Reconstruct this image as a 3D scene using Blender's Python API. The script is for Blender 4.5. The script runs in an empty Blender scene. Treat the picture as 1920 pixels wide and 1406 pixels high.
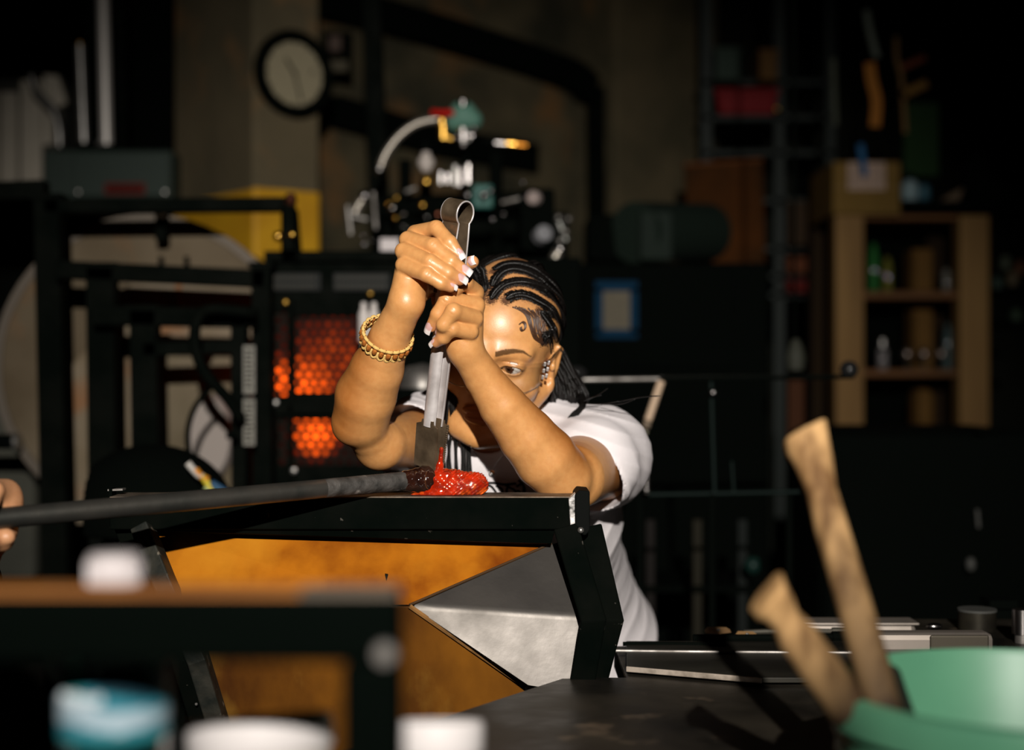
import bpy, bmesh, math, random
import numpy as np
from mathutils import Vector, Matrix
random.seed(7); np.random.seed(7)
F = 2800.0; CZ = 1.12
scene = bpy.context.scene
col = scene.collection
# ---------------------------------------------------------------- camera, light, exposure
cd = bpy.data.cameras.new('camera'); cam = bpy.data.objects.new('camera', cd); col.objects.link(cam)
cd.sensor_width = 36.0; cd.lens = 52.5; cd.clip_start = 0.05; cd.clip_end = 60
cam.location = (0, 0, CZ); cam.rotation_euler = (math.pi/2, 0, 0)
cd.dof.use_dof = True; cd.dof.focus_distance = 1.81; cd.dof.aperture_fstop = 2.3; cd.dof.aperture_blades = 0
scene.camera = cam
w = bpy.data.worlds.new('world'); scene.world = w; w.use_nodes = True
w.node_tree.nodes['Background'].inputs[0].default_value = (0.5, 0.8, 0.6, 1)
w.node_tree.nodes['Background'].inputs[1].default_value = 0.0016
def spot(name, loc, target, energy, size, blend, radius, color=(1, 1, 1)):
    l = bpy.data.lights.new(name, 'SPOT'); l.energy = energy; l.spot_size = math.radians(size); l.spot_blend = blend
    l.shadow_soft_size = radius; l.color = color
    o = bpy.data.objects.new(name, l); col.objects.link(o); o.location = loc
    o.rotation_euler = (Vector(target)-Vector(loc)).to_track_quat('-Z', 'Y').to_euler()
    return o
spot('flash', (0.16, -1.8, CZ+1.04), (0.03, 2.3, CZ+0.15), 1000, 40, 1.0, 0.026, (1, 0.95, 0.88))
scene.view_settings.view_transform = 'Standard'; scene.view_settings.look = 'None'
scene.view_settings.exposure = 0.0; scene.view_settings.gamma = 1.0; scene.view_settings.use_curve_mapping = False
# ---------------------------------------------------------------- helpers
def V(px, py, d): return np.array([(px-960)/F*d, d, CZ+(703-py)/F*d])
def nrm(a): a = np.asarray(a, float); return a/(np.linalg.norm(a)+1e-12)
_M = {}
def mat(name, c1, rough=.5, metal=0, c2=None, scale=8, detail=4, bump=0, bscale=None, stretch=(1,1,1), coat=0, spec=.15,
        lo=.35, hi=.65, c3=None, s3=3, t3=(.55,.7), rough2=None, attr=None, sss=0, emit=None, trans=0):
    if name in _M: return _M[name]
    m = bpy.data.materials.new(name); _M[name] = m; m.use_nodes = True; N = m.node_tree.nodes; L = m.node_tree.links
    b = N['Principled BSDF']; b.inputs['Base Color'].default_value = (*c1, 1)
    b.inputs['Roughness'].default_value = rough; b.inputs['Metallic'].default_value = metal
    b.inputs['Specular IOR Level'].default_value = spec; b.inputs['Coat Weight'].default_value = coat
    b.inputs['Transmission Weight'].default_value = trans
    if sss:
        b.inputs['Subsurface Weight'].default_value = sss; b.inputs['Subsurface Radius'].default_value = (.6, .25, .12)
        b.inputs['Subsurface Scale'].default_value = .0045
    if attr:
        pass
    if emit: b.inputs['Emission Color'].default_value = (*emit[0], 1); b.inputs['Emission Strength'].default_value = emit[1]
    tc = N.new('ShaderNodeTexCoord'); mp = N.new('ShaderNodeMapping'); mp.inputs['Scale'].default_value = stretch
    L.new(tc.outputs['Object'], mp.inputs[0])
    cur = None
    if attr:
        a = N.new('ShaderNodeVertexColor'); a.layer_name = attr; cur = a.outputs['Color']
        if name == 'skin':
            b.inputs['Coat Roughness'].default_value = .30
            bw_ = N.new('ShaderNodeRGBToBW'); L.new(cur, bw_.inputs[0]); mr_ = N.new('ShaderNodeMapRange'); mr_.inputs[1].default_value = .06; mr_.inputs[2].default_value = .25; mr_.inputs[3].default_value = .02; mr_.inputs[4].default_value = spec
            L.new(bw_.outputs[0], mr_.inputs[0]); L.new(mr_.outputs[0], b.inputs['Specular IOR Level'])
    def noise(s, dt=4):
        n = N.new('ShaderNodeTexNoise'); n.inputs['Scale'].default_value = s; n.inputs['Detail'].default_value = dt
        L.new(mp.outputs[0], n.inputs['Vector']); return n
    def mix(fac, a, bb):
        x = N.new('ShaderNodeMix'); x.data_type = 'RGBA'; L.new(fac, x.inputs[0])
        for v, i in ((a, 6), (bb, 7)):
            if isinstance(v, tuple): x.inputs[i].default_value = (*v, 1)
            else: L.new(v, x.inputs[i])
        return x.outputs[2]
    def ramp(src, lo, hi):
        r = N.new('ShaderNodeMapRange'); r.inputs[1].default_value = lo; r.inputs[2].default_value = hi; L.new(src, r.inputs[0]); return r.outputs[0]
    if c2 is not None:
        n = noise(scale, detail); fac = ramp(n.outputs['Fac'], lo, hi)
        if cur is not None:
            x = N.new('ShaderNodeMix'); x.data_type = 'RGBA'; x.blend_type = 'MULTIPLY'; L.new(fac, x.inputs[0]); L.new(cur, x.inputs[6]); x.inputs[7].default_value = (*c2, 1); cur = x.outputs[2]
        else: cur = mix(fac, c1, c2)
        if rough2 is not None:
            r = N.new('ShaderNodeMapRange'); r.inputs[3].default_value = rough; r.inputs[4].default_value = rough2; L.new(fac, r.inputs[0]); L.new(r.outputs[0], b.inputs['Roughness'])
    if c3 is not None:
        n = noise(s3, 6); cur = mix(ramp(n.outputs['Fac'], *t3), cur if cur is not None else c1, c3)
    if cur is not None: L.new(cur, b.inputs['Base Color'])
    if bump:
        n = noise(bscale or scale*3, 6); bp = N.new('ShaderNodeBump'); bp.inputs['Strength'].default_value = bump; bp.inputs['Distance'].default_value = .004
        L.new(n.outputs['Fac'], bp.inputs['Height']); L.new(bp.outputs[0], b.inputs['Normal'])
    return m
def clear(name, tint=(1,1,1), gloss=.12, rough=.03):
    m = bpy.data.materials.new(name); m.use_nodes = True; N = m.node_tree.nodes; L = m.node_tree.links; N.clear()
    o = N.new('ShaderNodeOutputMaterial'); t = N.new('ShaderNodeBsdfTransparent'); t.inputs[0].default_value = (*tint, 1)
    g = N.new('ShaderNodeBsdfGlossy'); g.inputs['Roughness'].default_value = rough
    fr = N.new('ShaderNodeLayerWeight'); fr.inputs[0].default_value = gloss
    x = N.new('ShaderNodeMixShader'); L.new(fr.outputs['Facing'], x.inputs[0]); L.new(t.outputs[0], x.inputs[1]); L.new(g.outputs[0], x.inputs[2]); L.new(x.outputs[0], o.inputs[0])
    return m
class MB:
    def __init__(s): s.v = []; s.f = []
    def add(s, vs, fs):
        n = len(s.v); s.v += [tuple(map(float, v)) for v in vs]; s.f += [tuple(i+n for i in f) for f in fs]; return s
    def hexa(s, p):    # 8 corners: bottom 4 ccw, top 4
        return s.add(p, [(3,2,1,0),(4,5,6,7),(0,1,5,4),(1,2,6,5),(2,3,7,6),(3,0,4,7)])
    def box(s, a, b):
        x0,y0,z0 = np.minimum(a,b); x1,y1,z1 = np.maximum(a,b)
        return s.hexa([(x0,y0,z0),(x1,y0,z0),(x1,y1,z0),(x0,y1,z0),(x0,y0,z1),(x1,y0,z1),(x1,y1,z1),(x0,y1,z1)])
    def pbox(s, x0, y0, x1, y1, d, t):   # a real box whose front face is centred on that place at depth d
        return s.box(V(x0, y0, d), V(x1, y1, d)+np.array([0, t, 0]))
    def bar(s, pts, wx, wy, up=None):    # rectangular section swept along points
        pts = [np.asarray(p, float) for p in pts]; rings = []
        for i, p in enumerate(pts):
            t = nrm(pts[min(i+1, len(pts)-1)]-pts[max(i-1, 0)])
            u = np.array([0, 1., 0]) if up is None else np.asarray(up, float)
            if abs(t@nrm(u)) > .95: u = np.array([1., 0, 0])
            a = nrm(np.cross(t, u)); b = nrm(np.cross(a, t))
            rings.append([p+a*wx*sx/2+b*wy*sy/2 for sx, sy in ((-1,-1),(1,-1),(1,1),(-1,1))])
        return s.loft(rings)
    def loft(s, rings, caps=True, closed=True):
        n = len(rings[0]); vs = [v for r in rings for v in r]; fs = []
        for i in range(len(rings)-1):
            for j in range(n if closed else n-1):
                k = (j+1) % n; fs.append((i*n+j, i*n+k, (i+1)*n+k, (i+1)*n+j))
        if caps: fs.append(tuple(reversed(range(n)))); fs.append(tuple(range((len(rings)-1)*n, len(rings)*n)))
        return s.add(vs, fs)
    def tube(s, pts, r, n=12, caps=True):
        pts = [np.asarray(p, float) for p in pts]; m = len(pts)
        rs = [r]*m if np.isscalar(r) else list(r); rings = []; a = None
        for i, p in enumerate(pts):
            t = nrm(pts[min(i+1, m-1)]-pts[max(i-1, 0)])
            if a is None: a = nrm(np.cross(t, (0, 0, 1.) if abs(t[2]) < .9 else (1., 0, 0)))
            a = nrm(a-t*(a@t)); b = np.cross(t, a)
            rings.append([p+(a*math.cos(q)+b*math.sin(q))*rs[i] for q in (2*math.pi*j/n for j in range(n))])
        return s.loft(rings, caps)
    def lathe(s, c, prof, n=24, axis=(0, 0, 1), caps=True):   # prof: (r, h)
        ax = nrm(axis); a = nrm(np.cross(ax, (0, 1., 0) if abs(ax[1]) < .9 else (1., 0, 0))); b = np.cross(ax, a); c = np.asarray(c, float)
        return s.loft([[c+ax*h+(a*math.cos(q)+b*math.sin(q))*r for q in (2*math.pi*j/n for j in range(n))] for r, h in prof], caps)
    def ball(s, c, r, n=10, sc=(1,1,1)):
        c = np.asarray(c, float); rings = []
        for i in range(1, n): 
            t = math.pi*i/n; rings.append([c+np.array([math.sin(t)*math.cos(q)*sc[0], math.sin(t)*math.sin(q)*sc[1], -math.cos(t)*sc[2]])*r for q in (2*math.pi*j/(2*n) for j in range(2*n))])
        return s.loft(rings)
    def prism(s, poly, off):             # polygon of 3D points extruded by vector off
        n = len(poly); off = np.asarray(off, float); a = [np.asarray(p, float) for p in poly]
        return s.add(a+[p+off for p in a], [tuple(range(n)), tuple(reversed(range(n, 2*n)))]+[(i, i+n, (i+1) % n+n, (i+1) % n) for i in range(n)])
    def build(s, name, m, parent=None, smooth=False, bevel=0, stuff=False, label=None, colors=None, fix=True):
        me = bpy.data.meshes.new(name); vs = np.array(s.v)
        if parent is not None: o0 = np.array(parent_loc(parent))
        else: o0 = np.array([(vs[:,0].min()+vs[:,0].max())/2, (vs[:,1].min()+vs[:,1].max())/2, vs[:,2].min()])
        me.from_pydata((vs-o0).tolist(), [], s.f); me.validate()
        if fix:
            bm = bmesh.new(); bm.from_mesh(me); bmesh.ops.recalc_face_normals(bm, faces=bm.faces); bm.to_mesh(me); bm.free()
        if smooth:
            me.shade_smooth()
            if smooth == 'auto': me.set_sharp_from_angle(angle=math.radians(38))
        me.materials.append(m); o = bpy.data.objects.new(name, me); col.objects.link(o)
        if parent is not None: o.parent = parent
        else: o.location = o0
        if bevel:
            bv = o.modifiers.new('bevel', 'BEVEL'); bv.width = bevel; bv.segments = 2; bv.limit_method = 'ANGLE'
        if stuff: o['kind'] = 'stuff'
        if label: o['label'] = label
        if colors is not None: setcol(me, colors)
        return o
def setcol(me, c):
    a = me.color_attributes.new('Col', 'FLOAT_COLOR', 'POINT'); c = np.asarray(c, np.float32)
    if c.shape[1] == 3: c = np.concatenate([c, np.ones((len(c), 1), np.float32)], 1)
    a.data.foreach_set('color', c.ravel())
def parent_loc(p):
    l = Vector((0, 0, 0))
    while p is not None: l = l+p.location; p = p.parent
    return l
def tag(o, label, cat, group=None, kind=None):
    o['label'] = label; o['category'] = cat
    if group: o['group'] = group
    if kind: o['kind'] = kind
    return o
def thing(name, label, cat, loc, group=None):
    o = bpy.data.objects.new(name, None); col.objects.link(o); o.location = tuple(map(float, loc)); o.empty_display_size = .02
    return tag(o, label, cat, group)
def struct(o): o['kind'] = 'structure'; return o
def curve(pts, n=8):                     # Catmull-Rom through points
    P = [np.asarray(p, float) for p in pts]; P = [2*P[0]-P[1]]+P+[2*P[-1]-P[-2]]; out = []
    for i in range(1, len(P)-2):
        for t in np.linspace(0, 1, n, endpoint=False):
            a, b, c, d = P[i-1:i+3]
            out.append(.5*(2*b+(c-a)*t+(2*a-5*b+4*c-d)*t*t+(3*b-a-3*c+d)*t**3))
    out.append(P[-2]); return out
# ---------------------------------------------------------------- distance-field modelling of soft shapes
def rc(a, b, r1, r2):
    a = np.asarray(a, float); b = np.asarray(b, float); ba = b-a; L2 = ba@ba+1e-12
    def f(P):
        t = np.clip(((P-a)@ba)/L2, 0, 1); q = P-a-t[..., None]*ba
        return np.sqrt((q*q).sum(-1))-(r1+(r2-r1)*t)
    return (f, (a+b)/2, np.sqrt(L2)/2+max(r1, r2))
def el(c, r, R=None):
    c = np.asarray(c, float); r = np.asarray(r, float)
    def f(P):
        q = P-c
        if R is not None: q = q@R
        k0 = np.sqrt(((q/r)**2).sum(-1)); k1 = np.sqrt(((q/(r*r))**2).sum(-1))+1e-9
        return k0*(k0-1)/k1
    return (f, c, r.max())
def smin(a, b, k):
    if k <= 0: return np.minimum(a, b)
    h = np.maximum(k-np.abs(a-b), 0)/k; return np.minimum(a, b)-h*h*k*.25
def grp(prims, k):
    cs = np.array([p[1] for p in prims]); c = cs.mean(0); R = max(np.linalg.norm(p[1]-c)+p[2] for p in prims)
    def f(P):
        D = prims[0][0](P)
        for p in prims[1:]: D = smin(D, p[0](P), k)
        return D
    return (f, c, R)
def chain(pts, rs, k=.004): return grp([rc(pts[i], pts[i+1], rs[i], rs[i+1]) for i in range(len(pts)-1)], k)
def ev(ops, P, cen=None, rad=0, margin=.03):
    D = np.full(P.shape[:-1], 1.0, np.float32); C = P if cen is None else cen
    for kind, (f, c, R), k in ops:
        m = ((C-np.asarray(c))**2).sum(-1) < (R+margin+k+rad)**2
        if not m.any(): continue
        d = f(P[m]); e = D[m]
        if kind == 'u': D[m] = smin(e, d, k)
        elif kind == 's': D[m] = -smin(-e, d, k)
        elif kind == 'i': D[m] = -smin(-e, -d, k)
        else: D[m] = e+d
    return D
def sdf_mesh(ops, h, lo, hi):
    B = 8; lo = np.asarray(lo, float); nb = np.ceil((np.asarray(hi)-lo)/(h*B)).astype(int)
    I = np.stack(np.meshgrid(*[np.arange(n) for n in nb], indexing='ij'), -1).reshape(-1, 3)
    cen = lo+(I+.5)*h*B; rad = h*B*.9
    D = ev(ops, cen, margin=.03+rad); act = np.abs(D) < rad*1.4+.004
    I = I[act]; cen = cen[act]
    off = np.stack(np.meshgrid(*[np.arange(B+1)]*3, indexing='ij'), -1).reshape(-1, 3)
    D = np.empty((len(I), (B+1)**3), np.float32)
    for s in range(0, len(I), 1500):
        P = lo+(I[s:s+1500, None]*B+off)*h
        D[s:s+1500] = ev(ops, P, cen[s:s+1500], rad)
    D = D.reshape(-1, B+1, B+1, B+1); G = (nb*B+2).astype(np.int64)
    S = D < 0; cube = [(x, y, z) for x in (0, 1) for y in (0, 1) for z in (0, 1)]
    sub = lambda A, x, y, z: A[:, x:x+B, y:y+B, z:z+B]
    cnt = sum(sub(S, *c).astype(np.int8) for c in cube)
    b, x, y, z = np.nonzero((cnt > 0) & (cnt < 8))
    gx = np.stack([x, y, z], -1)+I[b]*B
    cid = (gx[:, 0].astype(np.int64)*G[1]+gx[:, 1])*G[2]+gx[:, 2]
    val = np.stack([D[b, x+c[0], y+c[1], z+c[2]] for c in cube], 1)
    acc = np.zeros((len(b), 3)); num = np.zeros(len(b)); cb = np.array(cube)
    for i in range(8):
        for j in range(i+1, 8):
            if np.abs(cb[i]-cb[j]).sum() != 1: continue
            m = (val[:, i] < 0) != (val[:, j] < 0); t = val[m, i]/(val[m, i]-val[m, j])
            acc[m] += cb[i]+t[:, None]*(cb[j]-cb[i]); num[m] += 1
    vert = lo+(gx+acc/num[:, None])*h
    o = np.argsort(cid); cid = cid[o]; vert = vert[o]; faces = []
    for ax in range(3):
        e = [0, 0, 0]; e[ax] = 1
        A = S[:, :B, :B, :B]; C = sub(S, *e); b, x, y, z = np.nonzero(A != C)
        g = np.stack([x, y, z], -1)+I[b]*B; inside = A[b, x, y, z]
        u, v = [(1, 2), (2, 0), (0, 1)][ax]; idx = []
        ok = np.ones(len(b), bool)
        for du, dv in ((0, 0), (-1, 0), (-1, -1), (0, -1)):
            q = g.copy(); q[:, u] += du; q[:, v] += dv
            key = (q[:, 0].astype(np.int64)*G[1]+q[:, 1])*G[2]+q[:, 2]
            k = np.clip(np.searchsorted(cid, key), 0, len(cid)-1); ok &= cid[k] == key; idx.append(k)
        Q = np.stack(idx, 1)[ok]; ins = inside[ok]; Q[~ins] = Q[~ins][:, ::-1]; faces.append(Q)
    return vert, np.concatenate(faces)
def mesh_obj(name, v, f, m, parent=None, colors=None, smooth=True, loc=None, sm_it=0):
    o0 = np.array(parent_loc(parent)) if parent is not None else (np.asarray(loc, float) if loc is not None else np.array([v[:,0].mean(), v[:,1].mean(), v[:,2].min()]))
    me = bpy.data.meshes.new(name); me.vertices.add(len(v)); me.vertices.foreach_set('co', (v-o0).astype(np.float32).ravel())
    n = f.shape[1]; me.loops.add(f.size); me.loops.foreach_set('vertex_index', f.astype(np.int32).ravel())
    me.polygons.add(len(f)); me.polygons.foreach_set('loop_start', np.arange(0, f.size, n, dtype=np.int32))
    me.update(calc_edges=True); me.validate()
    if smooth: me.shade_smooth()
    me.materials.append(m); o = bpy.data.objects.new(name, me); col.objects.link(o)
    if parent is not None: o.parent = parent
    else: o.location = o0
    if colors is not None: setcol(me, colors)
    if sm_it:
        s = o.modifiers.new('smooth', 'SMOOTH'); s.factor = .5; s.iterations = sm_it
    return o
def hit(ops, pix, d0=1.55, d1=2.4):      # where a line of sight meets a distance field
    pix = np.asarray(pix, float); o = np.array([0, 0, CZ]); dirs = np.stack([(pix[:,0]-960)/F, np.ones(len(pix)), (703-pix[:,1])/F], -1)
    L = np.linalg.norm(dirs, axis=1); t = np.full(len(pix), d0)
    for _ in range(90):
        D = np.clip(ev(ops, o+dirs*t[:, None]), -.02, .02); t = np.minimum(t+D/L*.8, d1)
    return o+dirs*t[:, None], t < d1-.001
# ---------------------------------------------------------------- the woman at the bench
def rot(y, p, r):
    cy,sy,cp,sp,cr,sr = math.cos(y),math.sin(y),math.cos(p),math.sin(p),math.cos(r),math.sin(r)
    return np.array([[cr,0,sr],[0,1,0],[-sr,0,cr]])@np.array([[cy,-sy,0],[sy,cy,0],[0,0,1]])@np.array([[1,0,0],[0,cp,-sp],[0,sp,cp]])
HR = rot(-.14, .30, .20); HT = np.array([-.0170, 2.012, .0355+CZ])
def H(*q): return HR@np.asarray(q, float)+HT          # head-local point to the room
def toH(P): return (P-HT)@HR
def hel(c, r): return el(H(*c), r, HR)
def hrc(a, b, r1, r2): return rc(H(*a), H(*b), r1, r2)
EYX, EYY, EYZ = .0335, -.0735, .002
def make_head():
    head = [('u', hel((0,.012,.036),(.0755,.096,.086)), 0),
            ('u', hel((0,-.038,.028),(.064,.051,.054)), .02),
            ('u', hel((0,-.040,-.026),(.062,.046,.062)), .02),
            ('u', hel((0,-.046,-.075),(.042,.036,.040)), .02),
            ('u', hel((0,-.070,-.104),(.020,.018,.016)), .02)]
    for s in (-1, 1):
        head += [('u', hrc((s*.060,.0,-.045),(s*.030,-.058,-.098),.018,.014), .025),
                 ('u', hel((s*.046,-.058,-.028),(.020,.020,.018)), .02),
                 ('u', hrc((s*.012,-.086,.020),(s*.046,-.072,.022),.009,.008), .014)]
    head += [('u', hrc((0,-.088,.010),(0,-.108,-.026),.0075,.0095), .012),
             ('u', hel((.011,-.098,-.033),(.0085,.009,.0065)), .006), ('u', hel((-.011,-.098,-.033),(.0085,.009,.0065)), .006)]
    for s in (-1, 1):
        head += [('s', hel((s*.031,-.0955,.001),(.019,.010,.0115)), .010),
                 ('u', hel((s*EYX,EYY,EYZ),(.0150,.0142,.0138)), .004),
                 ('s', hel((s*EYX,EYY-.012,EYZ-.0030),(.0132,.012,.0052)), .0012),
                 ('s', hel((s*EYX,EYY,EYZ),(.0122,.0122,.0122)), 0),
                 ('s', hrc((s*(EYX-.012),EYY-.0125,EYZ+.0072),(s*(EYX+.011),EYY-.010,EYZ+.0070),.0010,.0009), .002)]
    head += [('u', hel((0,-.087,-.0645),(.023,.010,.0068)), .005), ('u', hel((0,-.086,-.0745),(.019,.010,.0072)), .005),
             ('s', hrc((-.022,-.0945,-.0695),(.022,-.0945,-.0695),.0016,.0016), .003),
             ('s', hel((0,-.097,-.050),(.004,.004,.010)), .004)]
    for s in (-1, 1):                                    # ears
        head += [('u', hel((s*.0745,.010,-.008),(.0070,.0165,.029)), .006),
                 ('s', hel((s*.0820,.006,-.004),(.0060,.010,.018)), .004),
                 ('u', hrc((s*.079,.004,.017),(s*.080,.019,.010),.003,.003), .003), ('u', hrc((s*.080,.019,.010),(s*.078,.018,-.016),.003,.0028), .003),
                 ('u', hel((s*.0765,-.001,-.036),(.0055,.008,.010)), .004), ('u', hel((s*.076,-.008,-.008),(.004,.004,.006)), .004)]
    return head
head = make_head()
neck = [('u', rc(H(0,.030,-.055), V(938,872,2.135), .050, .056), .03), ('u', rc(V(938,872,2.135), V(905,905,2.15), .058, .075), .03)]
# arms: picture-left arm A (her right), picture-right arm B
SA, EA, WA = V(803,826,2.085), V(712,834,1.91), V(762,568,1.762)
SB, EB, WB = V(1124,858,2.075), V(1074,894,1.915), V(872,655,1.795)
armA = [('u', rc(SA, EA, .046, .0325), .02), ('u', rc(V(677,783,1.865), V(686,742,1.845), .0355, .0375), .004), ('u', rc(V(686,742,1.845), V(707,692,1.82), .0375, .0325), .004), ('u', rc(V(707,692,1.82), V(730,634,1.79), .0325, .0240), .004),
        ('u', rc(V(730,634,1.79), WA, .0240, .0200), .004), ('u', el(V(656,800,1.866), (.020,.02,.020)), .012), ('u', rc(V(678,796,1.87), EA, .028, .031), .006)]
armB = [('u', rc(SB, EB, .054, .043), .02), ('u', rc(V(1057,895,1.885), V(1022,858,1.865), .037, .0395), .006), ('u', rc(V(1022,858,1.865), V(988,818,1.85), .0395, .0355), .003), ('u', rc(V(988,818,1.85), V(943,761,1.83), .0355, .0290), .003),
        ('u', rc(V(943,761,1.83), V(906,708,1.815), .0290, .0228), .003), ('u', rc(V(906,708,1.815), WB, .0228, .0200), .003)]
torso = [('u', rc(SA, SB, .052, .055), .03), ('u', el(V(945,960,2.20), (.145,.10,.13)), .04), ('u', rc(V(955,960,2.21), V(985,1120,2.40), .115, .12), .05)]
fA = {  # fingers: joints as (pixel, pixel, depth) and radii
 'index':  ([V(779,438,1.797), V(818,428,1.772), V(843,455,1.757), V(860,478,1.755)], [.0108,.0092,.0087,.0072]),
 'middle': ([V(765,450,1.782), V(812,461,1.755), V(846,490,1.746), V(871,508,1.750)], [.0110,.0093,.0087,.0070]),
 'ring':   ([V(757,471,1.768), V(806,491,1.741), V(840,512,1.738), V(862,524,1.744)], [.0108,.0092,.0086,.0070]),
 'little': ([V(757,497,1.757), V(800,515,1.733), V(827,531,1.734), V(845,538,1.740)], [.0102,.0083,.0075,.0062]),
 'thumb':  ([V(778,552,1.788), V(815,528,1.822), V(857,503,1.826), V(886,491,1.812)], [.0150,.0115,.0098,.0078])}
fB = {
 'index':  ([V(891,548,1.800), V(872,530,1.776), V(852,541,1.762), V(836,551,1.768)], [.0108,.0092,.0085,.0070]),
 'middle': ([V(893,572,1.787), V(838,561,1.762), V(821,589,1.766), V(809,612,1.776)], [.0108,.0092,.0085,.0070]),
 'ring':   ([V(890,597,1.776), V(850,583,1.748), V(832,609,1.752), V(827,624,1.768)], [.0106,.0094,.0086,.0068]),
 'little': ([V(882,622,1.772), V(848,616,1.756), V(832,633,1.764), V(818,642,1.772)], [.0100,.0086,.0076,.0063]),
 'thumb':  ([V(868,632,1.812), V(843,604,1.832), V(826,580,1.826), V(820,562,1.812)], [.0150,.0112,.0095,.0076])}
palmA = grp([rc(WA, V(776,446,1.792), .0180, .0115), rc(WA, V(768,470,1.778), .0180, .0120), rc(V(760,554,1.760), V(765,500,1.765), .0155, .0125),
             rc(V(768,552,1.775), V(800,528,1.810), .0155, .0120), rc(V(764,550,1.764), V(776,520,1.772), .0155, .0150), rc(V(774,560,1.770), V(782,536,1.780), .0125, .0110)], .008)
palmB = grp([rc(WB, V(888,552,1.797), .0185, .0115), rc(WB, V(887,578,1.787), .0185, .0125), rc(V(872,645,1.792), V(882,604,1.782), .0185, .0130),
             rc(V(866,636,1.788), V(868,600,1.786), .0175, .0155), rc(V(866,636,1.80), V(848,606,1.826), .0150, .0115)], .008)
hands = [('u', palmA, .008), ('u', palmB, .008)]
for fd in (fA, fB):
    for k, (pts, rs) in fd.items(): hands.append(('u', chain(pts, rs, .003), .0028))
for fd in (fA, fB):                                  # knuckle bulges and creases
    for k, (pts, rs) in fd.items():
        if k == 'thumb': continue
        t = nrm(pts[2]-pts[1]); n = nrm(np.array([0,-1,.25])-t*(np.array([0,-1,.25])@t)); s = nrm(np.cross(t, n))
        for q in (-.0022, .0022):
            c = pts[1]+t*q+n*(rs[1]*1.02); hands.append(('s', rc(c-s*.004, c+s*.004, .0004, .0004), .0010))
for (a, b) in (((748,578,1.742),(783,580,1.745)), ((860,650,1.772),(893,655,1.775))): pass
skin_ops = head+neck+torso+armA+armB+hands
# ---- braids: lines of hair drawn over the skull
def sk(*pix): 
    p, ok = hit([o for o in head], pix, 1.8, 2.3); return [q for q, k in zip(p, ok) if k]
def hs(*loc):                                        # head-local directions pushed onto the skull
    out = []
    for q in loc:
        q = np.asarray(q, float); c = np.array([0,.012,.036]); u = nrm(q-c); r = 1/math.sqrt(((u/np.array([.0755,.096,.086]))**2).sum()); out.append(H(*(c+u*r)))
    return out
tail = H(.035, .105, -.030)
rows = [ # rows start at the parting and run back over the head to the nape
 sk((923,538),(931,522),(944,510),(962,506),(984,510),(1006,520),(1022,532))+hs((.068,.03,.075),(.070,.055,.045),(.062,.080,.01)),
 sk((921,562),(932,546),(948,534),(970,529),(990,531),(1010,539),(1028,551))+hs((.076,.035,.05),(.073,.062,.02),(.060,.085,-.01)),
 sk((949,562),(962,555),(978,553),(994,557),(1008,564),(1024,574),(1037,588))+hs((.078,.04,.025),(.070,.07,-.005),(.055,.09,-.03)),
 sk((1012,584),(1022,596),(1030,608),(1036,622))+hs((.077,.045,-.002),(.066,.075,-.03)),
 sk((926,508),(944,498),(966,496),(990,501),(1010,511))+hs((.060,.03,.095),(.068,.055,.065),(.064,.082,.03)),
 sk((911,548),(907,530),(904,514),(902,503))+hs((-.015,.02,.122),(-.005,.06,.112),(.01,.095,.07)),
 sk((903,560),(896,540),(890,524),(888,512))+hs((-.035,.02,.115),(-.03,.065,.10),(-.01,.1,.06)),
 sk((1018,640),(1026,630))+hs((.078,.03,-.02),(.068,.062,-.045)),
 hs((-.050,-.05,.06),(-.062,-.01,.09),(-.055,.05,.09),(-.03,.095,.05)), hs((-.066,-.04,.04),(-.074,0,.06),(-.068,.05,.06),(-.04,.095,.02)),
 hs((-.074,-.02,.01),(-.078,.02,.03),(-.07,.06,.02),(-.045,.09,-.02)), hs((.02,.0,.122),(.03,.05,.115),(.04,.09,.07)), ]
rowpts = np.array([p for r in rows for p in curve(r, 10)])
part_line = np.array(curve(sk((914,512),(915,530),(914,545),(912,566)), 10))
# ---- skin mesh with its colouring, arm shade painted in
sv, sf = sdf_mesh(skin_ops, .00125, V(560,1000,1.70)*[1,0,1]+[0,1.66,0], V(1210,400,1.90)*[1,0,1]+[0,2.56,.02])
q = toH(sv); rng = np.random.RandomState(3)
base = np.array([.60,.290,.100]); C = np.tile(base, (len(sv), 1))
C *= (1+.03*np.sin(sv[:,0]*310)*np.sin(sv[:,2]*270+sv[:,1]*200))[:, None]
def blend(mask, c): 
    global C; m = np.clip(mask, 0, 1)[:, None]; C = C*(1-m)+np.array(c)*m
inh = (q[:,2] > -.14) & (np.abs(q[:,0]) < .1) & (np.abs(q[:,1]) < .13)
cheek = np.exp(-(((q[:,0]-.045)/.02)**2+((q[:,2]+.035)/.02)**2)); blend(inh*(q[:,1]<-.02)*cheek*.25, (.60,.24,.11))
lips = 1-((q[:,0]/.0235)**2+((q[:,2]+.0695)/.0105)**2); blend(inh*(q[:,1]<-.075)*np.clip(lips*5,0,1)*.6, (.34,.12,.07))
ax = np.abs(q[:,0]); bz = .0190+.0075*np.sin(np.clip((ax-.010)/.044,0,1)*2.4)-.004*np.clip((ax-.045)/.01,0,1)
bw = .0046*np.clip(1.25-(ax-.012)/.045, .25, 1)*(1+.04*rng.randn(len(sv))); brow = (ax > .011) & (ax < .055)
blend(inh*(q[:,1]<-.045)*brow*np.clip((bw-np.abs(q[:,2]-bz))/.0012,0,1)*.85, (.022,.010,.005))
ed = np.sqrt(((ax-EYX)/.0136)**2+((q[:,2]-EYZ+.003)/.0046)**2)
blend(inh*(q[:,1]<-.066)*np.clip(1-np.abs(ed-1.0)/.22,0,1)*(q[:,2]>EYZ-.004)*.9, (.03,.015,.01))
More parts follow.
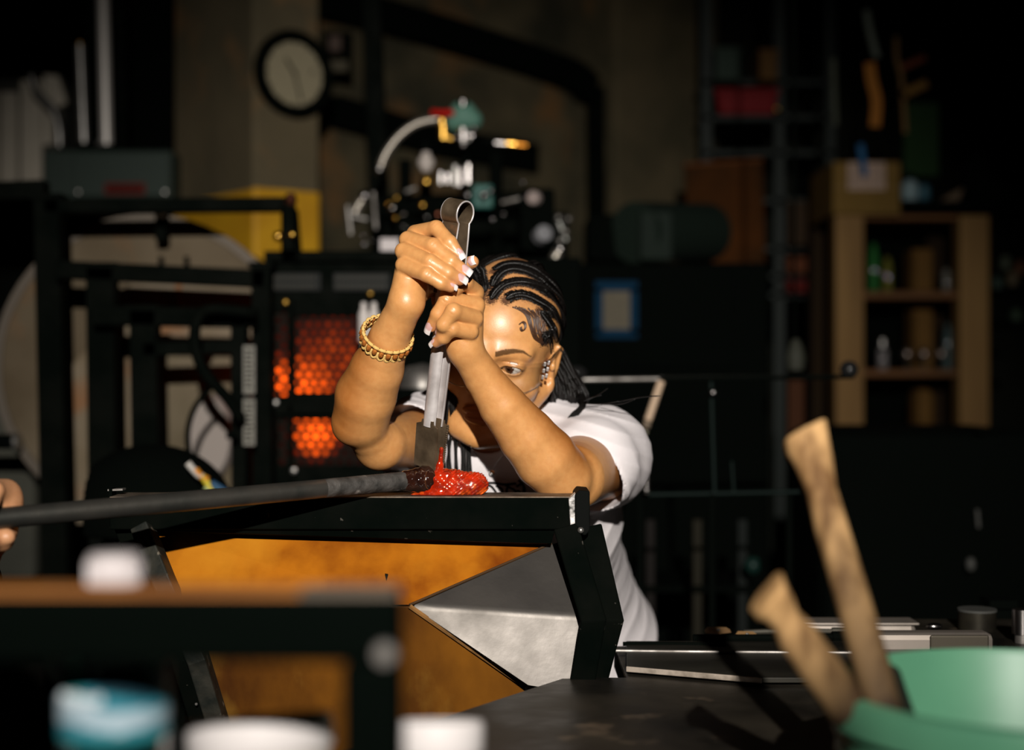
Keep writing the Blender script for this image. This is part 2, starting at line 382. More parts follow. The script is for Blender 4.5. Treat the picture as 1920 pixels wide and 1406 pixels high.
blend(inh*(q[:,1]<-.06)*np.clip(1-np.abs(ed-1.7)/.8,0,1)*.25, (.36,.15,.08))
def near(P, pts, step=6000):
    out = np.empty(len(P)); 
    for s in range(0, len(P), step): out[s:s+step] = np.sqrt(((P[s:s+step, None]-pts[None])**2).sum(-1)).min(1)
    return out
hm = np.nonzero(inh & (q[:,2] > -.07))[0]
dr = near(sv[hm], rowpts); dark = np.zeros(len(sv)); jag = .0018*np.sin(sv[hm,0]*4200+sv[hm,2]*2600)+.0010*rng.randn(len(hm))
dark[hm] = np.clip((.0076+jag-dr)/.0012, 0, 1)
hairline = np.clip((q[:,1]-.012+(q[:,2]-.04)*.15)/.008, 0, 1)*(q[:,2] > -.075)*(ax < .079)*((q[:,2] > .028) | (q[:,1] > .030))
blend(inh*hairline*.80, (.05,.022,.012)); blend(dark*inh, (.012,.008,.007))
scalp = inh & (q[:,2] > .045); blend(scalp*np.clip((.016-np.where(scalp, 0, 1))/.016,0,1)*np.clip((q[:,2]-.066)/.02,0,1)*.35, (.30,.14,.07))
for fd in (fA, fB):
    for k, (pts, rs) in fd.items():
        dd = np.sqrt(((sv-pts[3])**2).sum(1)); blend(np.clip(1-(dd-.004)/.012,0,1)*.35, (.66,.24,.13))
        dd = np.sqrt(((sv-pts[1])**2).sum(1)); blend(np.clip(1-dd/.012,0,1)*.18, (.60,.23,.11))
def tan(P0, P1, side, r, c, amt):      # browner outer skin, with flash falloff and shade painted into the limb edges
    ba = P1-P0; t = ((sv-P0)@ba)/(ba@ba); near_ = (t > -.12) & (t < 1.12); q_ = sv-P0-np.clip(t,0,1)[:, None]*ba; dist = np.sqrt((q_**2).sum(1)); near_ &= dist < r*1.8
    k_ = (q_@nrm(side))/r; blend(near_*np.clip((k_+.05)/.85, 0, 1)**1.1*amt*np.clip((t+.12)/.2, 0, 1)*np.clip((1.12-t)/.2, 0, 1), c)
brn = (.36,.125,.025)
tan(V(895,690,1.81), V(1060,895,1.88), (.75,.15,.66), .036, brn, .95)  # browner skin with falloff and shade painted into the limb edge
tan(V(684,830,1.87), V(735,620,1.79), (-1,.1,.05), .036, brn, .85); tan(V(684,840,1.87), V(684,760,1.86), (-.2,.1,-1), .05, brn, .6)  # browner skin with falloff and shade painted into the limb edge
tan(SA, EA, (-.3,.1,-1), .045, (.28,.10,.022), .9)  # shade on the upper arm painted into the skin colour
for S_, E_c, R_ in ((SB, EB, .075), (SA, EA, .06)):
    ba = E_c-S_; t = ((sv-S_)@ba)/(ba@ba); q_ = sv-S_-np.clip(t,0,1)[:, None]*ba; dist = np.sqrt((q_**2).sum(1)); blend(np.clip(1-(dist-R_*.75)/(R_*.35), 0, 1)*np.clip((1.0-t)/.35, 0, 1)*(.75 if S_ is SB else .45), (.22,.072,.014))  # sleeve shadow painted into the colour of both upper arms
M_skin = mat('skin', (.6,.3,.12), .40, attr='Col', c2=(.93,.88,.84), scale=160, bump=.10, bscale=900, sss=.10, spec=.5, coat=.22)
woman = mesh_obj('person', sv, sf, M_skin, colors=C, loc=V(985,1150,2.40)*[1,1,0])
tag(woman, 'person in white t-shirt with dark braids leaning over the bench, both hands raised', 'person')
# ---- eyes
M_eye = mat('eye', (1,1,1), .08, attr='Col', coat=.6)
for s in (1, -1):
    c = H(s*EYX, EYY, EYZ); look = nrm(HR@nrm(np.array([-.36,-1,-.22]))); m = MB(); m.ball(c, .0121, 20); vs = np.array(m.v)
    ang = np.arccos(np.clip((vs-c)@look/.0121, -1, 1)); cc = np.where(ang[:,None] < .21, (.005,.004,.004), np.where(ang[:,None] < .58, (.075,.03,.014), (.70,.62,.55)))
    m.build('eye', M_eye, woman, smooth=True, colors=cc)
# ---- lashes
M_hair = mat('black_hair', (.005,.004,.0035), .34, spec=.28)
for s in (1, -1):
    m = MB()
    for i in range(17):
        t = -1+2*i/16; a = np.array([s*(EYX+t*.0125), EYY-.0140+.0045*t*t, EYZ-.0002-.0026*t*t]); 
        m.tube([H(*a), H(*(a+[s*t*.001,-.0022,.0002])), H(*(a+[s*t*.0025,-.0036,.0020]))], [.00035,.00025,.0001], 4)
    m.build('eyelash', M_hair, woman, stuff=True)
# ---- braids
def braid(m, pts, r, pitch, nor=None, lift=0, n=5, taper=0):
    pts = [np.asarray(p, float) for p in pts]; seg = np.r_[0, np.cumsum([np.linalg.norm(pts[i+1]-pts[i]) for i in range(len(pts)-1)])]
    T = seg[-1]; k = max(int(T/pitch*6), 8); P = np.array(pts); s = np.linspace(0, T, k)
    path = np.stack([np.interp(s, seg, P[:, i]) for i in range(3)], 1); hc = H(0,.012,.02)
    for ph in range(3):
        line = []; 
        for i, p in enumerate(path):
            t = nrm(path[min(i+1, k-1)]-path[max(i-1, 0)]); u = nrm(p-hc) if nor is None else np.asarray(nor, float); u = nrm(u-t*(u@t)); a = np.cross(t, u)
            th = 2*math.pi*(s[i]/pitch+ph/3); sc = (1-taper*s[i]/T)*min(1, .45+s[i]/.012)
            line.append(p+u*lift+(a*math.cos(th)*.78+u*math.sin(2*th)*.55)*r*sc)
        rr = [r*.46*(1-taper*x/T)*min(1, .45+x/.012) for x in s]; m.tube(line, rr, n)
for i, r in enumerate(rows):
    m = MB(); braid(m, curve(r, 8), .0046, .0062, lift=.0026); m.build('braid', M_hair, woman, smooth=True)
m = MB(); rr = random.Random(4)   # short combed hairs between the scalp partings and each cornrow
for r in rows[:8]:
    c_ = curve(r, 8); hc = H(0,.012,.036)
    for i in range(1, len(c_)-1):
        t = nrm(c_[i+1]-c_[i-1]); u = nrm(c_[i]-hc); a_ = np.cross(t, u)
        for sd in (-1, 1):
            for e_ in range(4):
                o_ = c_[i]+t*rr.uniform(-.002,.002)+a_*sd*rr.uniform(.0060,.0095)-u*.0008; e2_ = c_[i]+t*rr.uniform(.004,.009)+a_*sd*.002+u*.0022
                m.tube([o_, (o_+e2_)/2+u*.0012, e2_], [.00022,.00040,.00040], 4)
m.build('combed_hairs', M_hair, woman, smooth=True, stuff=True)
# ponytail of thin braids falling behind the neck to the picture's right
for i in range(44):
    a = (i % 22)/21; b_ = i//22; rr = random.Random(i); j = lambda s: rr.uniform(-s, s)
    st = H(.045+.030*a+j(.003), .050+j(.010)+.02*b_, .000-.045*(1-a)+j(.008)); 
    p1 = V(1018+52*a+j(3), 708-14*a+j(5), 2.065+.02*b_+j(.01)); p2 = V(1012+84*a+j(4), 748-10*a+j(6), 2.07+.02*b_+j(.015)); p3 = V(1008+86*a+j(6), 785-6*a+j(6), 2.14+.03*b_+j(.01)); p4 = V(1010+60*a+j(8), 860, 2.30)
    m = MB(); braid(m, curve([st, p1, p2, p3, p4], 8), .0040, .0088, nor=(0,-1,0)); m.build('braid', M_hair, woman, smooth=True)
for i in range(9):     # front bundle hanging past the chin
    rr = random.Random(50+i); x = 832+6.2*i; st = H(-.060+.002*i, -.030+.006*i, -.035)
    m = MB(); braid(m, curve([st, V(838+3*i,735,1.965), V(x+rr.uniform(-3,3),800,1.985), V(x+1+rr.uniform(-4,4),850,2.0), V(x+4+rr.uniform(-5,5),925,2.02)], 8), .0024, .0060, nor=(0,-1,0), taper=.3)
    m.build('braid', M_hair, woman, smooth=True)
m = MB()               # loose strands over the shoulder, and flyaways
for i in range(26):
    rr = random.Random(90+i); j = lambda s: rr.uniform(-s, s); w_ = i/25
    m.tube(curve([V(1070+j(14),722+j(12),2.10), V(1094+j(5),752+j(4),2.035), V(1078+j(5)-6*w_,778+j(4),2.018), V(1063+j(4)-10*w_,806+j(6),2.012)], 6), [.0009]*18+[.0004], 4)
for (a, b, c) in (((1096,752),(1120,741),(1140,728)), ((1090,756),(1128,757),(1162,752)), ((1128,758),(1165,757),(1192,748)), ((1160,753),(1200,745),(1238,742)), ((1092,754),(1110,745),(1128,741))):
    m.tube(curve([V(*a,2.03), V(*b,2.00), V(*c,1.99)], 6), [.0008]*12+[.0003], 4)
m.build('loose_strands', M_hair, woman, smooth=True, stuff=True)
# baby hair: a curl and swept wisps on the temple
m = MB(); M_wisp = mat('fine_brown_hair', (.055,.022,.010), .4, spec=.6)
th = np.linspace(-2.6, 3.0, 16); P_ = sk(*[(980+6.5*math.cos(t)*(1-.03*i), 612+8.0*math.sin(t)) for i, t in enumerate(th)]); cc_ = [p-np.array([0,.0008,0]) for p in P_]
for o_ in range(5): m.tube([p+np.array([.0005*(o_-2), 0, .0004*(o_-2)]) for p in cc_], .0007, 4)
for i in range(34):
    a = i/33; rr = random.Random(i); j = lambda s: rr.uniform(-s, s)
    P_ = sk((960+62*a+j(2),574+10*a+j(2)),(984+40*a+j(2),590+10*a+j(2)),(992+30*a+j(2),610+12*a),(1001+20*a+j(3),632+5*a+j(3)),(1014+14*a+j(2),644+4*a+j(4)))
    if len(P_) > 2: m.tube([p-np.array([0,.0006,0]) for p in curve(P_, 5)], [.0006]*(5*(len(P_)-1))+[.0003], 4)
for i in range(70):    # fine hairs of the eyebrow
    rr = random.Random(300+i); a = rr.uniform(0, 1); x = .013+.040*a; z = .0235+.0075*math.sin(min(a*1.0,1)*2.2)+rr.uniform(-.0026,.0026)*(1.1-a)
    m_ = [H(x,-.097,z), H(x+.005,-.097,z+.0016*(1-a*1.6))]
m.build('baby_hair', M_wisp, woman, smooth=True, stuff=True)
# ---- nails
M_nail = mat('nail', (1,.8,.8), .12, attr='Col', coat=.8)
def nail(tip, back, nor, w=.0100, ln=.0185, ext=.0085, r=.0076, bow=1.0):
    t = nrm(np.asarray(tip)-np.asarray(back)); n = nrm(nor); n = nrm(n-t*(n@t)); s = np.cross(t, n); o = np.asarray(tip)+t*ext; m = MB(); cols = []
    nu, nv = 9, 8; top = []; bot = []
    for i in range(nv):
        a = i/(nv-1); wid = w*(.86+.20*min(1, a*3))*(1-.04*a); 
        for j_ in range(nu):
            b = -1+2*j_/(nu-1); cut = .0022*(b*b) if i == 0 else 0
            p = o-t*(ln*(1-a)-cut)+s*b*wid/2+n*(r*1.02-.0026*b*b*bow-.0022*(a-.35)**2*2)
            top.append(p); bot.append(p-n*.0006)
            cols.append((.80,.74,.72) if a > .66-.10*b*b else (.62,.38,.36))
    f = []
    for i in range(nv-1):
        for j_ in range(nu-1):
            k = i*nu+j_; f += [(k, k+1, k+nu+1, k+nu), (k+nu*nv, k+nu*nv+nu, k+nu*nv+nu+1, k+nu*nv+1)]
    ring = [j_ for j_ in range(nu)]+[i*nu+nu-1 for i in range(1, nv)]+[(nv-1)*nu+j_ for j_ in range(nu-2, -1, -1)]+[i*nu for i in range(nv-2, 0, -1)]
    for a, b in zip(ring, ring[1:]+ring[:1]): f.append((a, a+nu*nv, b+nu*nv, b))
    m.add(top+bot, f); return m.build('nail', M_nail, woman, smooth='auto', colors=cols+cols)
nail(fA['index'][0][3], fA['index'][0][2], (.30,-1,.45)); nail(fA['middle'][0][3], fA['middle'][0][2], (.2,-1,.5))
nail(fA['ring'][0][3], fA['ring'][0][2], (.15,-1,.55)); nail(fA['little'][0][3], fA['little'][0][2], (.1,-1,.55), w=.0082, ln=.0150, ext=.0070, r=.0066)
nail(fA['thumb'][0][3], fA['thumb'][0][2], (.30,-1.0,.25), ext=.0075, ln=.0095, r=.0084, w=.0110)
nail(fB['middle'][0][3], fB['middle'][0][2], (-.55,-1,.05), ext=.0095); nail(fB['ring'][0][3], fB['ring'][0][2], (-.9,-.45,0), w=.008, ln=.014, ext=.006)
nail(fB['little'][0][3], fB['little'][0][2], (-.45,-1,.45), w=.0085, ln=.0165, ext=.0085, r=.0066); nail(fB['thumb'][0][3]+np.array([0,0,-.010]), fB['thumb'][0][2]+np.array([0,0,.02]), (-.8,-.6,0), w=.010, ext=.0)
# ---- t-shirt
def folds(cx, cy, cz, R, amp, vec, ph=0, sharp=1.0):
    c = np.array([cx, cy, cz]); vec = np.asarray(vec, float)
    def f(P):
        w_ = np.clip(1-np.sqrt(((P-c)**2).sum(-1))/R, 0, 1); t = P@vec+ph+.9*np.sin(P@np.array([21.,13.,17.])); return -amp*w_*(1-np.abs(np.sin(t))**.7*sharp)
    return (f, c, R)
hemc = V(1205,1205,2.44)
shirt = [('u', rc(SA, SB, .064, .068), 0), ('u', rc(V(860,800,2.12), V(1030,800,2.13), .06, .06), .03),
         ('u', el(V(955,955,2.19), (.150,.110,.145)), .05), ('u', el(V(905,915,2.13), (.115,.085,.070)), .04), ('u', rc(V(985,965,2.22), V(1000,1110,2.41), .136, .148), .05), ('u', rc(V(1000,1110,2.41), V(1018,1200,2.47), .150, .188), .04),
         ('u', rc(SA, SA+(EA-SA)*.36, .060, .056), .025), ('u', rc(SB, SB+(EB-SB)*.42+np.array([.004,0,.002]), .063, .064), .03)]
s_f = [('d', folds(*V(1130,800,2.03), .12, .0040, (60,20,170), 0), 0), ('d', folds(*V(1130,1000,2.2), .20, .0030, (80,40,-50), 1), 0), ('d', folds(*V(1180,1130,2.4), .17, .0035, (75,30,-45), 1), 0),
       ('d', folds(*V(1160,920,2.0), .07, .004, (90,40,60), 2), 0), ('d', folds(*V(770,780,2.05), .08, .004, (90,60,110), 0), 0), ('d', folds(*V(905,900,2.08), .10, .003, (90,10,-60), .5), 0)]
arms_cut = [('s', rc(SA+(EA-SA)*.34, SA+(EA-SA)*2.4, .0500, .052), .002), ('s', rc(SB+(EB-SB)*.10+np.array([0,0,-.006]), SB+(EB-SB)*2.2+np.array([-.03,0,-.05]), .0580, .0605), .002),
            ('s', rc(V(940,700,2.06), V(916,794,2.045), .060, .047), .004),
            ('s', rc(V(1000,1130,2.41), V(1020,1300,2.53), .140, .190), .002)]
plane_cut = [('s', (lambda P: -((P-V(1100,1222,2.45))@nrm([.10,.55,-1])), V(1010,1250,2.5), .35), .0)]
shirt_ops = shirt+s_f+arms_cut+plane_cut
tv, tf = sdf_mesh(shirt_ops, .0024, V(600,1400,2.0)*[1,0,1]+[0,1.90,0], V(1210,700,2.0)*[1,0,1]+[.06,2.72,.02])
M_cloth = mat('white_cotton', (.74,.69,.70), .85, bump=.25, bscale=1400, c2=(.70,.65,.66), scale=30)
sh = mesh_obj('t_shirt', tv, tf, M_cloth, woman, sm_it=2)
# sleeve and collar seams
m = MB(); ang = np.linspace(0, 2*math.pi, 40)
# printed drawing on the chest: brush lines lying on the cloth
M_ink = mat('black_ink', (.012,.011,.011), .6)
m = MB()
for ln in (((905,906),(925,905),(945,908),(968,906)), ((908,918),(918,910),(928,920),(934,932)), ((930,910),(942,918),(938,930)), ((946,908),(956,914),(966,920),(968,934)), ((955,906),(950,922),(960,932)), ((915,905),(908,914),(906,928)), ((872,905),(880,915),(892,908)), ((968,912),(980,908),(985,926)), ((972,900),(982,912),(978,930)), ((962,926),(972,920),(982,932))):
    p, ok = hit(shirt_ops, curve([np.array(x, float) for x in ln], 5), 1.85, 2.4)
    if ok.all(): m.tube([x-np.array([0,.0004,0]) for x in p], .0016, 5)
m.build('chest_print', M_ink, sh, stuff=False)
# trousers and boots under the shirt, down to the floor
tr = [('u', el(V(1000,1180,2.53),(.155,.13,.12)), 0), ('u', rc(V(930,1220,2.50), np.array([-.08,2.36,.52]), .088, .066), .03), ('u', rc(np.array([-.08,2.36,.52]), np.array([-.09,2.58,.10]), .062, .048), .02),
      ('u', rc(V(1080,1220,2.52), np.array([.16,2.42,.50]), .088, .066), .03), ('u', rc(np.array([.16,2.42,.50]), np.array([.17,2.62,.10]), .062, .048), .02)]
v_, f_ = sdf_mesh(tr, .006, (-.3,2.1,.03), (.4,2.85,1.0)); mesh_obj('trousers', v_, f_, mat('black_cotton', (.012,.012,.014), .9), woman)
for x, y in ((-.09,2.58),(.17,2.62)):
    v_, f_ = sdf_mesh([('u', rc((x,y,.10),(x,y,.05),.052,.046), 0), ('u', rc((x,y+.01,.04),(x,y-.15,.035),.040,.034), .03), ('i', (lambda P: -P[...,2], np.array([x,y,0]), .5), 0)], .005, (x-.1,y-.25,-.01), (x+.1,y+.12,.2))
    mesh_obj('boot', v_, f_, mat('black_leather', (.015,.013,.012), .4), woman)
# ---------------------------------------------------------------- things she wears
M_chrome = mat('chrome', (.75,.75,.75), .12, 1)
bc, ba_ = V(725,633,1.793), nrm(V(762,568,1.762)-V(694,740,1.83)); bx = nrm(np.cross(ba_, (0,1.,0))); by = np.cross(ba_, bx)
ba_ = nrm(ba_+.33*np.array([0,-1,0])*1.0); bx = nrm(np.cross(ba_, (0,1.,0))); by = np.cross(bx, ba_)
br = thing('bracelet', 'braided tan and orange cord bracelet on the raised wrist', 'bracelet', bc)
RB = .0275; NB = 22; M_tan = mat('tan_cord', (.72,.46,.15), .7, bump=.5, bscale=900); M_or = mat('orange_cord', (.50,.17,.03), .7, c2=(.30,.09,.015), scale=500, bump=.5, bscale=900)
ringp = lambda a, r, h: bc+(bx*math.cos(a)+by*math.sin(a))*r+ba_*h
MB().tube([ringp(2*math.pi*i/60, RB+.0018, .0055+.0012) for i in range(61)], .0010, 6, False).build('inner_cord', mat('black_cord', (.02,.015,.012), .8), br, smooth=True)
for i in range(NB):
    a = 2*math.pi*i/NB; da = 2*math.pi/NB
    MB().tube([ringp(a, RB+.0002, .0048), ringp(a, RB+.0030, .0022), ringp(a, RB+.0034, -.0022), ringp(a, RB+.0008, -.0052)], [.0018,.0031,.0031,.0018], 8).build('knot', M_or, br, smooth=True)
    MB().tube(curve([ringp(a-da*.52, RB+.0005, -.0005), ringp(a-da*.50, RB+.0018, -.0058), ringp(a, RB+.0024, -.0096), ringp(a+da*.50, RB+.0018, -.0058), ringp(a+da*.52, RB+.0005, -.0005)], 4), .0021, 6).build('lower_loop', M_tan, br, smooth=True)
    MB().tube(curve([ringp(a-da*.48, RB+.0010, .0050), ringp(a-da*.2, RB+.0030, .0066), ringp(a+da*.2, RB+.0030, .0066), ringp(a+da*.48, RB+.0010, .0050)], 4), .0021, 6).build('upper_loop', M_tan, br, smooth=True)
# necklace
nk = thing('necklace', 'thin necklace with a round pendant on the white t-shirt', 'necklace', V(922,884,2.0))
pp, ok = hit(skin_ops+shirt_ops, curve([np.array(x, float) for x in ((880,833),(890,848),(905,866),(921,882),(932,866),(945,852))], 6), 1.9, 2.4)
MB().tube([x-np.array([0,.0012,0]) for x in pp], .0006, 5).build('chain', M_chrome, nk, smooth=True)
c_ = hit(shirt_ops+skin_ops, [(922,886)], 1.9, 2.4)[0][0]-np.array([0,.003,0])
m = MB().lathe(c_, [(.0002,.0016),(.0038,.0010),(.0042,0),(.0038,-.0010),(.0002,-.0016)], 16, axis=(.1,-1,.1)); m.build('pendant', M_chrome, nk, smooth='auto')
for k in range(5): MB().ball(c_+np.array([-.0+.0026*math.cos(k*1.256), -.0014, .0026*math.sin(k*1.256)]), .0012, 5).build('stone', clear('crystal') if 'crystal' not in bpy.data.materials else bpy.data.materials['crystal'], nk)
# ear stud
ep, ok = hit(head, [(1023,705),(1026,676)], 1.9, 2.3)
es = thing('earring', 'small clear stud earring in the earlobe', 'earring', ep[0]); MB().ball(ep[0]-np.array([0,.002,0]), .0026, 6).build('stud', M_chrome, es, smooth=True)
e2 = thing('earring', 'small brown cuff earring half way up the ear', 'earring', ep[1]); MB().ball(ep[1]-np.array([0,.002,0]), .0022, 6).build('bead', mat('brown_bead', (.12,.04,.02), .2), e2, smooth=True)
# safety glasses
M_lens = clear('clear_lens', (.97,.98,.98), .10)
gl = thing('safety_glasses', 'clear wraparound safety glasses over the lowered eyes', 'glasses', H(0,-.1,0))
def gp(a, z, r=0): 
    a = math.radians(a); return H((.073+r)*math.sin(a), -.030-(.080+r)*math.cos(a), z)
n_ = 25; A_ = np.linspace(-72, 72, n_); rings = []
for a in A_:
    nose = .016*math.exp(-(a/12)**2); hb = -.030+nose+.010*(abs(a)/72)**3; ht = .014-.004*(abs(a)/72)**2
    rings.append([gp(a, hb), gp(a, (hb+ht)/2, .001), gp(a, ht), gp(a, ht, .0016), gp(a, (hb+ht)/2, .0026), gp(a, hb, .0016)])
MB().loft(rings).build('lens', M_lens, gl, smooth='auto')
M_rim = clear('clear_rim', (.80,.82,.82), .45, .1)
MB().tube([gp(a, -.030+.016*math.exp(-(a/12)**2)+.010*(abs(a)/72)**3, .001) for a in A_], .0007, 6).build('lens_edge', M_rim, gl, smooth=True)
M_cl = clear('clear_plastic', (.96,.97,.98), .55, .12)
for s in (-1, 1):
    m = MB().bar([H(s*.069,-.052,.006), H(s*.0745,-.030,.008), H(s*.080,.002,.016), H(s*.082,.020,.006)], .0022, .006); m.build('temple', M_cl, gl, bevel=.0006)
    for k, dz in enumerate((-.012,-.003,.006)):
        for e_ in (0, 1):
            MB().bar([H(s*(.0705+.0035*e_),-.050+.010*e_,dz-.0028), H(s*(.0705+.0035*e_),-.050+.010*e_,dz+.0030)], .0036, .0028).build('hinge_rib', mat('frosted_clear', (.42,.38,.36), .12, spec=.8, coat=1, trans=.3), gl, bevel=.0008)
# ---------------------------------------------------------------- room shell
black = mat('black_painted_steel', (.0016,.0026,.0019), .8, 0, c2=(.0032,.0040,.003), scale=14, rough2=.6, bump=.1, spec=.015)
dull = mat('dull_black', (.0014,.0022,.0016), .9, spec=.03)
steel = mat('worn_steel', (.30,.28,.26), .38, .8, c2=(.16,.145,.13), scale=22, rough2=.55, bump=.1)
galv = mat('galvanised', (.42,.40,.38), .35, .85, c2=(.30,.29,.27), scale=30)
brass = mat('brass', (.75,.42,.08), .25, 1)
conc = mat('old_concrete', (.135,.105,.060), .9, c2=(.075,.062,.036), scale=2.2, detail=8, c3=(.17,.10,.045), s3=5, bump=.8, bscale=16, lo=.3, hi=.7, spec=.2)
concd = mat('dark_stone', (.085,.068,.038), .95, c2=(.030,.028,.018), scale=3.5, detail=8, c3=(.13,.070,.028), s3=4, t3=(.56,.7), bump=1.0, bscale=12, spec=.1)
yellow = mat('yellow_paint', (.62,.33,.012), .6, c2=(.50,.25,.010), scale=6, bump=.3, spec=.3)
floorm = mat('dark_floor', (.020,.019,.016), .7, c2=(.035,.03,.025), scale=3, bump=.3)
drk = mat('dark_wall_paint', (.012,.016,.012), .95, c2=(.02,.02,.015), scale=3, spec=.1)
def wall(name, poly, off, m): b = MB().prism([(*p, 0) for p in poly], (0, 0, 3.6)); return struct(b.build(name, m))
struct(MB().box((-4, -2.7, -.1), (4.5, 9, 0)).build('floor', floorm)); struct(MB().box((-4, -2.7, 3.6), (4.5, 9, 3.7)).build('ceiling', dull))
wall('wall_left', [(-3.6,-2.7),(-3.4,-2.7),(-3.4,8.9),(-3.6,8.9)], 0, drk)
wall('wall_right', [(4.2,-2.7),(4.4,-2.7),(4.4,8.9),(4.2,8.9)], 0, drk)
wall('wall_front', [(-3.5,-2.7),(4.3,-2.7),(4.3,-2.6),(-3.5,-2.6)], 0, drk)
wall('wall_back', [(-3.5,7.6),(4.3,7.6),(4.3,7.8),(-3.5,7.8)], 0, drk)
u = nrm((.765,.644,0)); nn = np.array([.644,-.765,0])       # slanting stone wall that runs away to the right
O = np.array([-.68,5.2,0.])
def W(t, z, o=0): return O+u*t+nn*o+np.array([0, 0, z])
MB().prism([W(-.02,0,-.25)*[1,1,0], W(2.06,0,-.25)*[1,1,0], W(2.06,0,0)*[1,1,0], W(-.02,0,0)*[1,1,0]], (0,0,3.6)).build('wall_stone', concd)['kind'] = 'structure'
# raised stone border right of the recess
struct(MB().hexa([W(1.40,0,0), W(1.90,0,0), W(1.90,0,.05), W(1.40,0,.05), W(1.40,3.55,0), W(1.90,3.55,0), W(1.90,3.55,.05), W(1.40,3.55,.05)]).build('trim_1', mat('pale_stone', (.105,.082,.046), .95, c2=(.065,.055,.032), scale=4, bump=.8, bscale=14, spec=.1), bevel=.01))
fr_ = thing('door_frame', 'dark arched steel frame of a bricked-up doorway in the stone wall', 'frame', W(.5, 0, .05))
MB().bar(curve([W(-.3,CZ+1.30,.03), W(.3,CZ+1.28,.03), W(1.1,CZ+1.20,.03), W(1.27,CZ+1.14,.03)], 5), .12, .07, nn).build('lintel', dull, fr_)
MB().bar([W(1.30,CZ+1.16,.03), W(1.31,CZ+.5,.03), W(1.31,.0,.03)], .05, .06, nn).build('jamb', black, fr_)
b_ = MB().bar([W(.05,CZ+.92,.03), W(.5,CZ+.86,.03), W(.98,CZ+.84,.03)], .11, .05, nn).build('shelf_bracket', dull); tag(b_, 'dark steel bar bolted across the stone wall above the pipework', 'bar')
b_ = MB().lathe(W(1.02,CZ+.60,.0), [(.06,0),(.065,.03),(.05,.05)], 16, axis=nn).build('wall_socket', dull); tag(b_, 'round dark fitting on the stone wall right of the pipework', 'fitting')
# column with yellow foot
c0, c1, c2_ = V(475,703,4.6), V(325,703,5.02), V(600,703,4.745)
cp = [c1*[1,1,0], c0*[1,1,0], c2_*[1,1,0], (c2_+c1-c0)*[1,1,0]]
colm = MB().prism([np.array(p)+[0,0,0] for p in cp], (0,0,3.6)).build('trim_2', conc, bevel=.012); struct(colm)
ce = sum(cp)/4; cq = [ce+(p-ce)*1.012 for p in cp]
MB().prism(cq, (0,0,CZ+.583)).build('painted_foot', yellow, colm, bevel=.012)
# wall clock
cf = nrm(c2_-c0); cn = nrm(np.array([cf[1],-cf[0],0])); cc = V(545,141,4.69); cc = c0+cf*((cc-c0)@cf)+np.array([0,0,cc[2]-c0[2]])
ck = thing('wall_clock', 'round wall clock with a black rim hanging on the concrete column', 'clock', cc)
MB().lathe(cc, [(.100,.001),(.136,.001),(.138,.02),(.130,.034),(.114,.036),(.108,.024),(.100,.018),(.100,.001)], 40, axis=cn, caps=False).build('rim', black, ck, smooth='auto')
MB().lathe(cc, [(.001,.012),(.110,.012),(.110,.016),(.001,.016)], 40, axis=cn).build('dial', mat('dial', (.30,.26,.17), .6), ck)
for a, l, w_ in ((2.2,.055,.008),(-1.3,.085,.006)): MB().bar([cc+cn*.018, cc+cn*.018+(cf*math.cos(a)+np.array([0,0,1])*math.sin(a))*l], w_, .002, cn).build('hand', black, ck)
MB().lathe(cc+cn*.018, [(.006,0),(.006,.003),(.001,.003)], 10, axis=cn).build('hub', black, ck)
for k in range(12):
    a = k*math.pi/6; q_ = cf*math.cos(a)+np.array([0,0,1])*math.sin(a); MB().bar([cc+cn*.0165+q_*.092, cc+cn*.0165+q_*.104], .005, .001, cn).build('hour_mark', black, ck)
MB().ball(cc+cn*.034+cf*.052+np.array([0,0,.012]), .005, 6).build('glass_glint', M_chrome, ck, smooth=True, label='bright round glint on the clock glass')  # chrome ball added as the flash glint on the clock glass
# ---------------------------------------------------------------- left: light panels, conduits, switch box
def T(name, label, cat, px, py, d, group=None): return thing(name, label, cat, V(px, py, d), group)
pl = mat('grey_panel', (.55,.49,.40), .8, c2=(.42,.38,.31), scale=3, bump=.2)
t = T('wall_cabinet', 'pale grey metal wall cabinet with three doors at far left', 'cabinet', 40, 345, 5.2)
MB().pbox(-120,150,118,350,5.24,.25).build('body', mat('cab_body', (.05,.05,.042), .8), t)
for x0,x1,y0 in ((-110,-6,170),(0,32,172),(38,78,150)): MB().pbox(x0,y0,x1,345,5.2,.035).build('door', pl, t, bevel=.004)
MB().prism([V(82,140,5.2), V(108,142,5.2), V(124,192,5.2), V(98,206,5.2), V(98,270,5.2), V(80,272,5.2)], (0,.035,0)).build('door', pl, t)
t = MB().tube(curve([V(58,140,5.1), V(66,168,5.1), V(82,186,5.1), V(100,206,5.1), V(110,240,5.1), V(112,278,5.1)]), .014, 10).build('conduit_pipe', galv, smooth=True); tag(t, 'bent grey conduit crossing the pale cabinet at far left', 'pipe')
cb = [(150,85,275,.016,'thin brass-capped conduit left of the brightest pipe', galv), (192,-60,278,.020,'tall bright pipe running up from the grey switch box', mat('bright_pipe', (.62,.58,.54), .35, .4)), (168,-60,280,.018,'dark conduit between two lighter pipes above the switch box', dull), (222,-60,280,.018,'dark conduit just right of the bright pipe', black), (176,240,280,.010,'short thin grey conduit stub on the switch box', galv)]
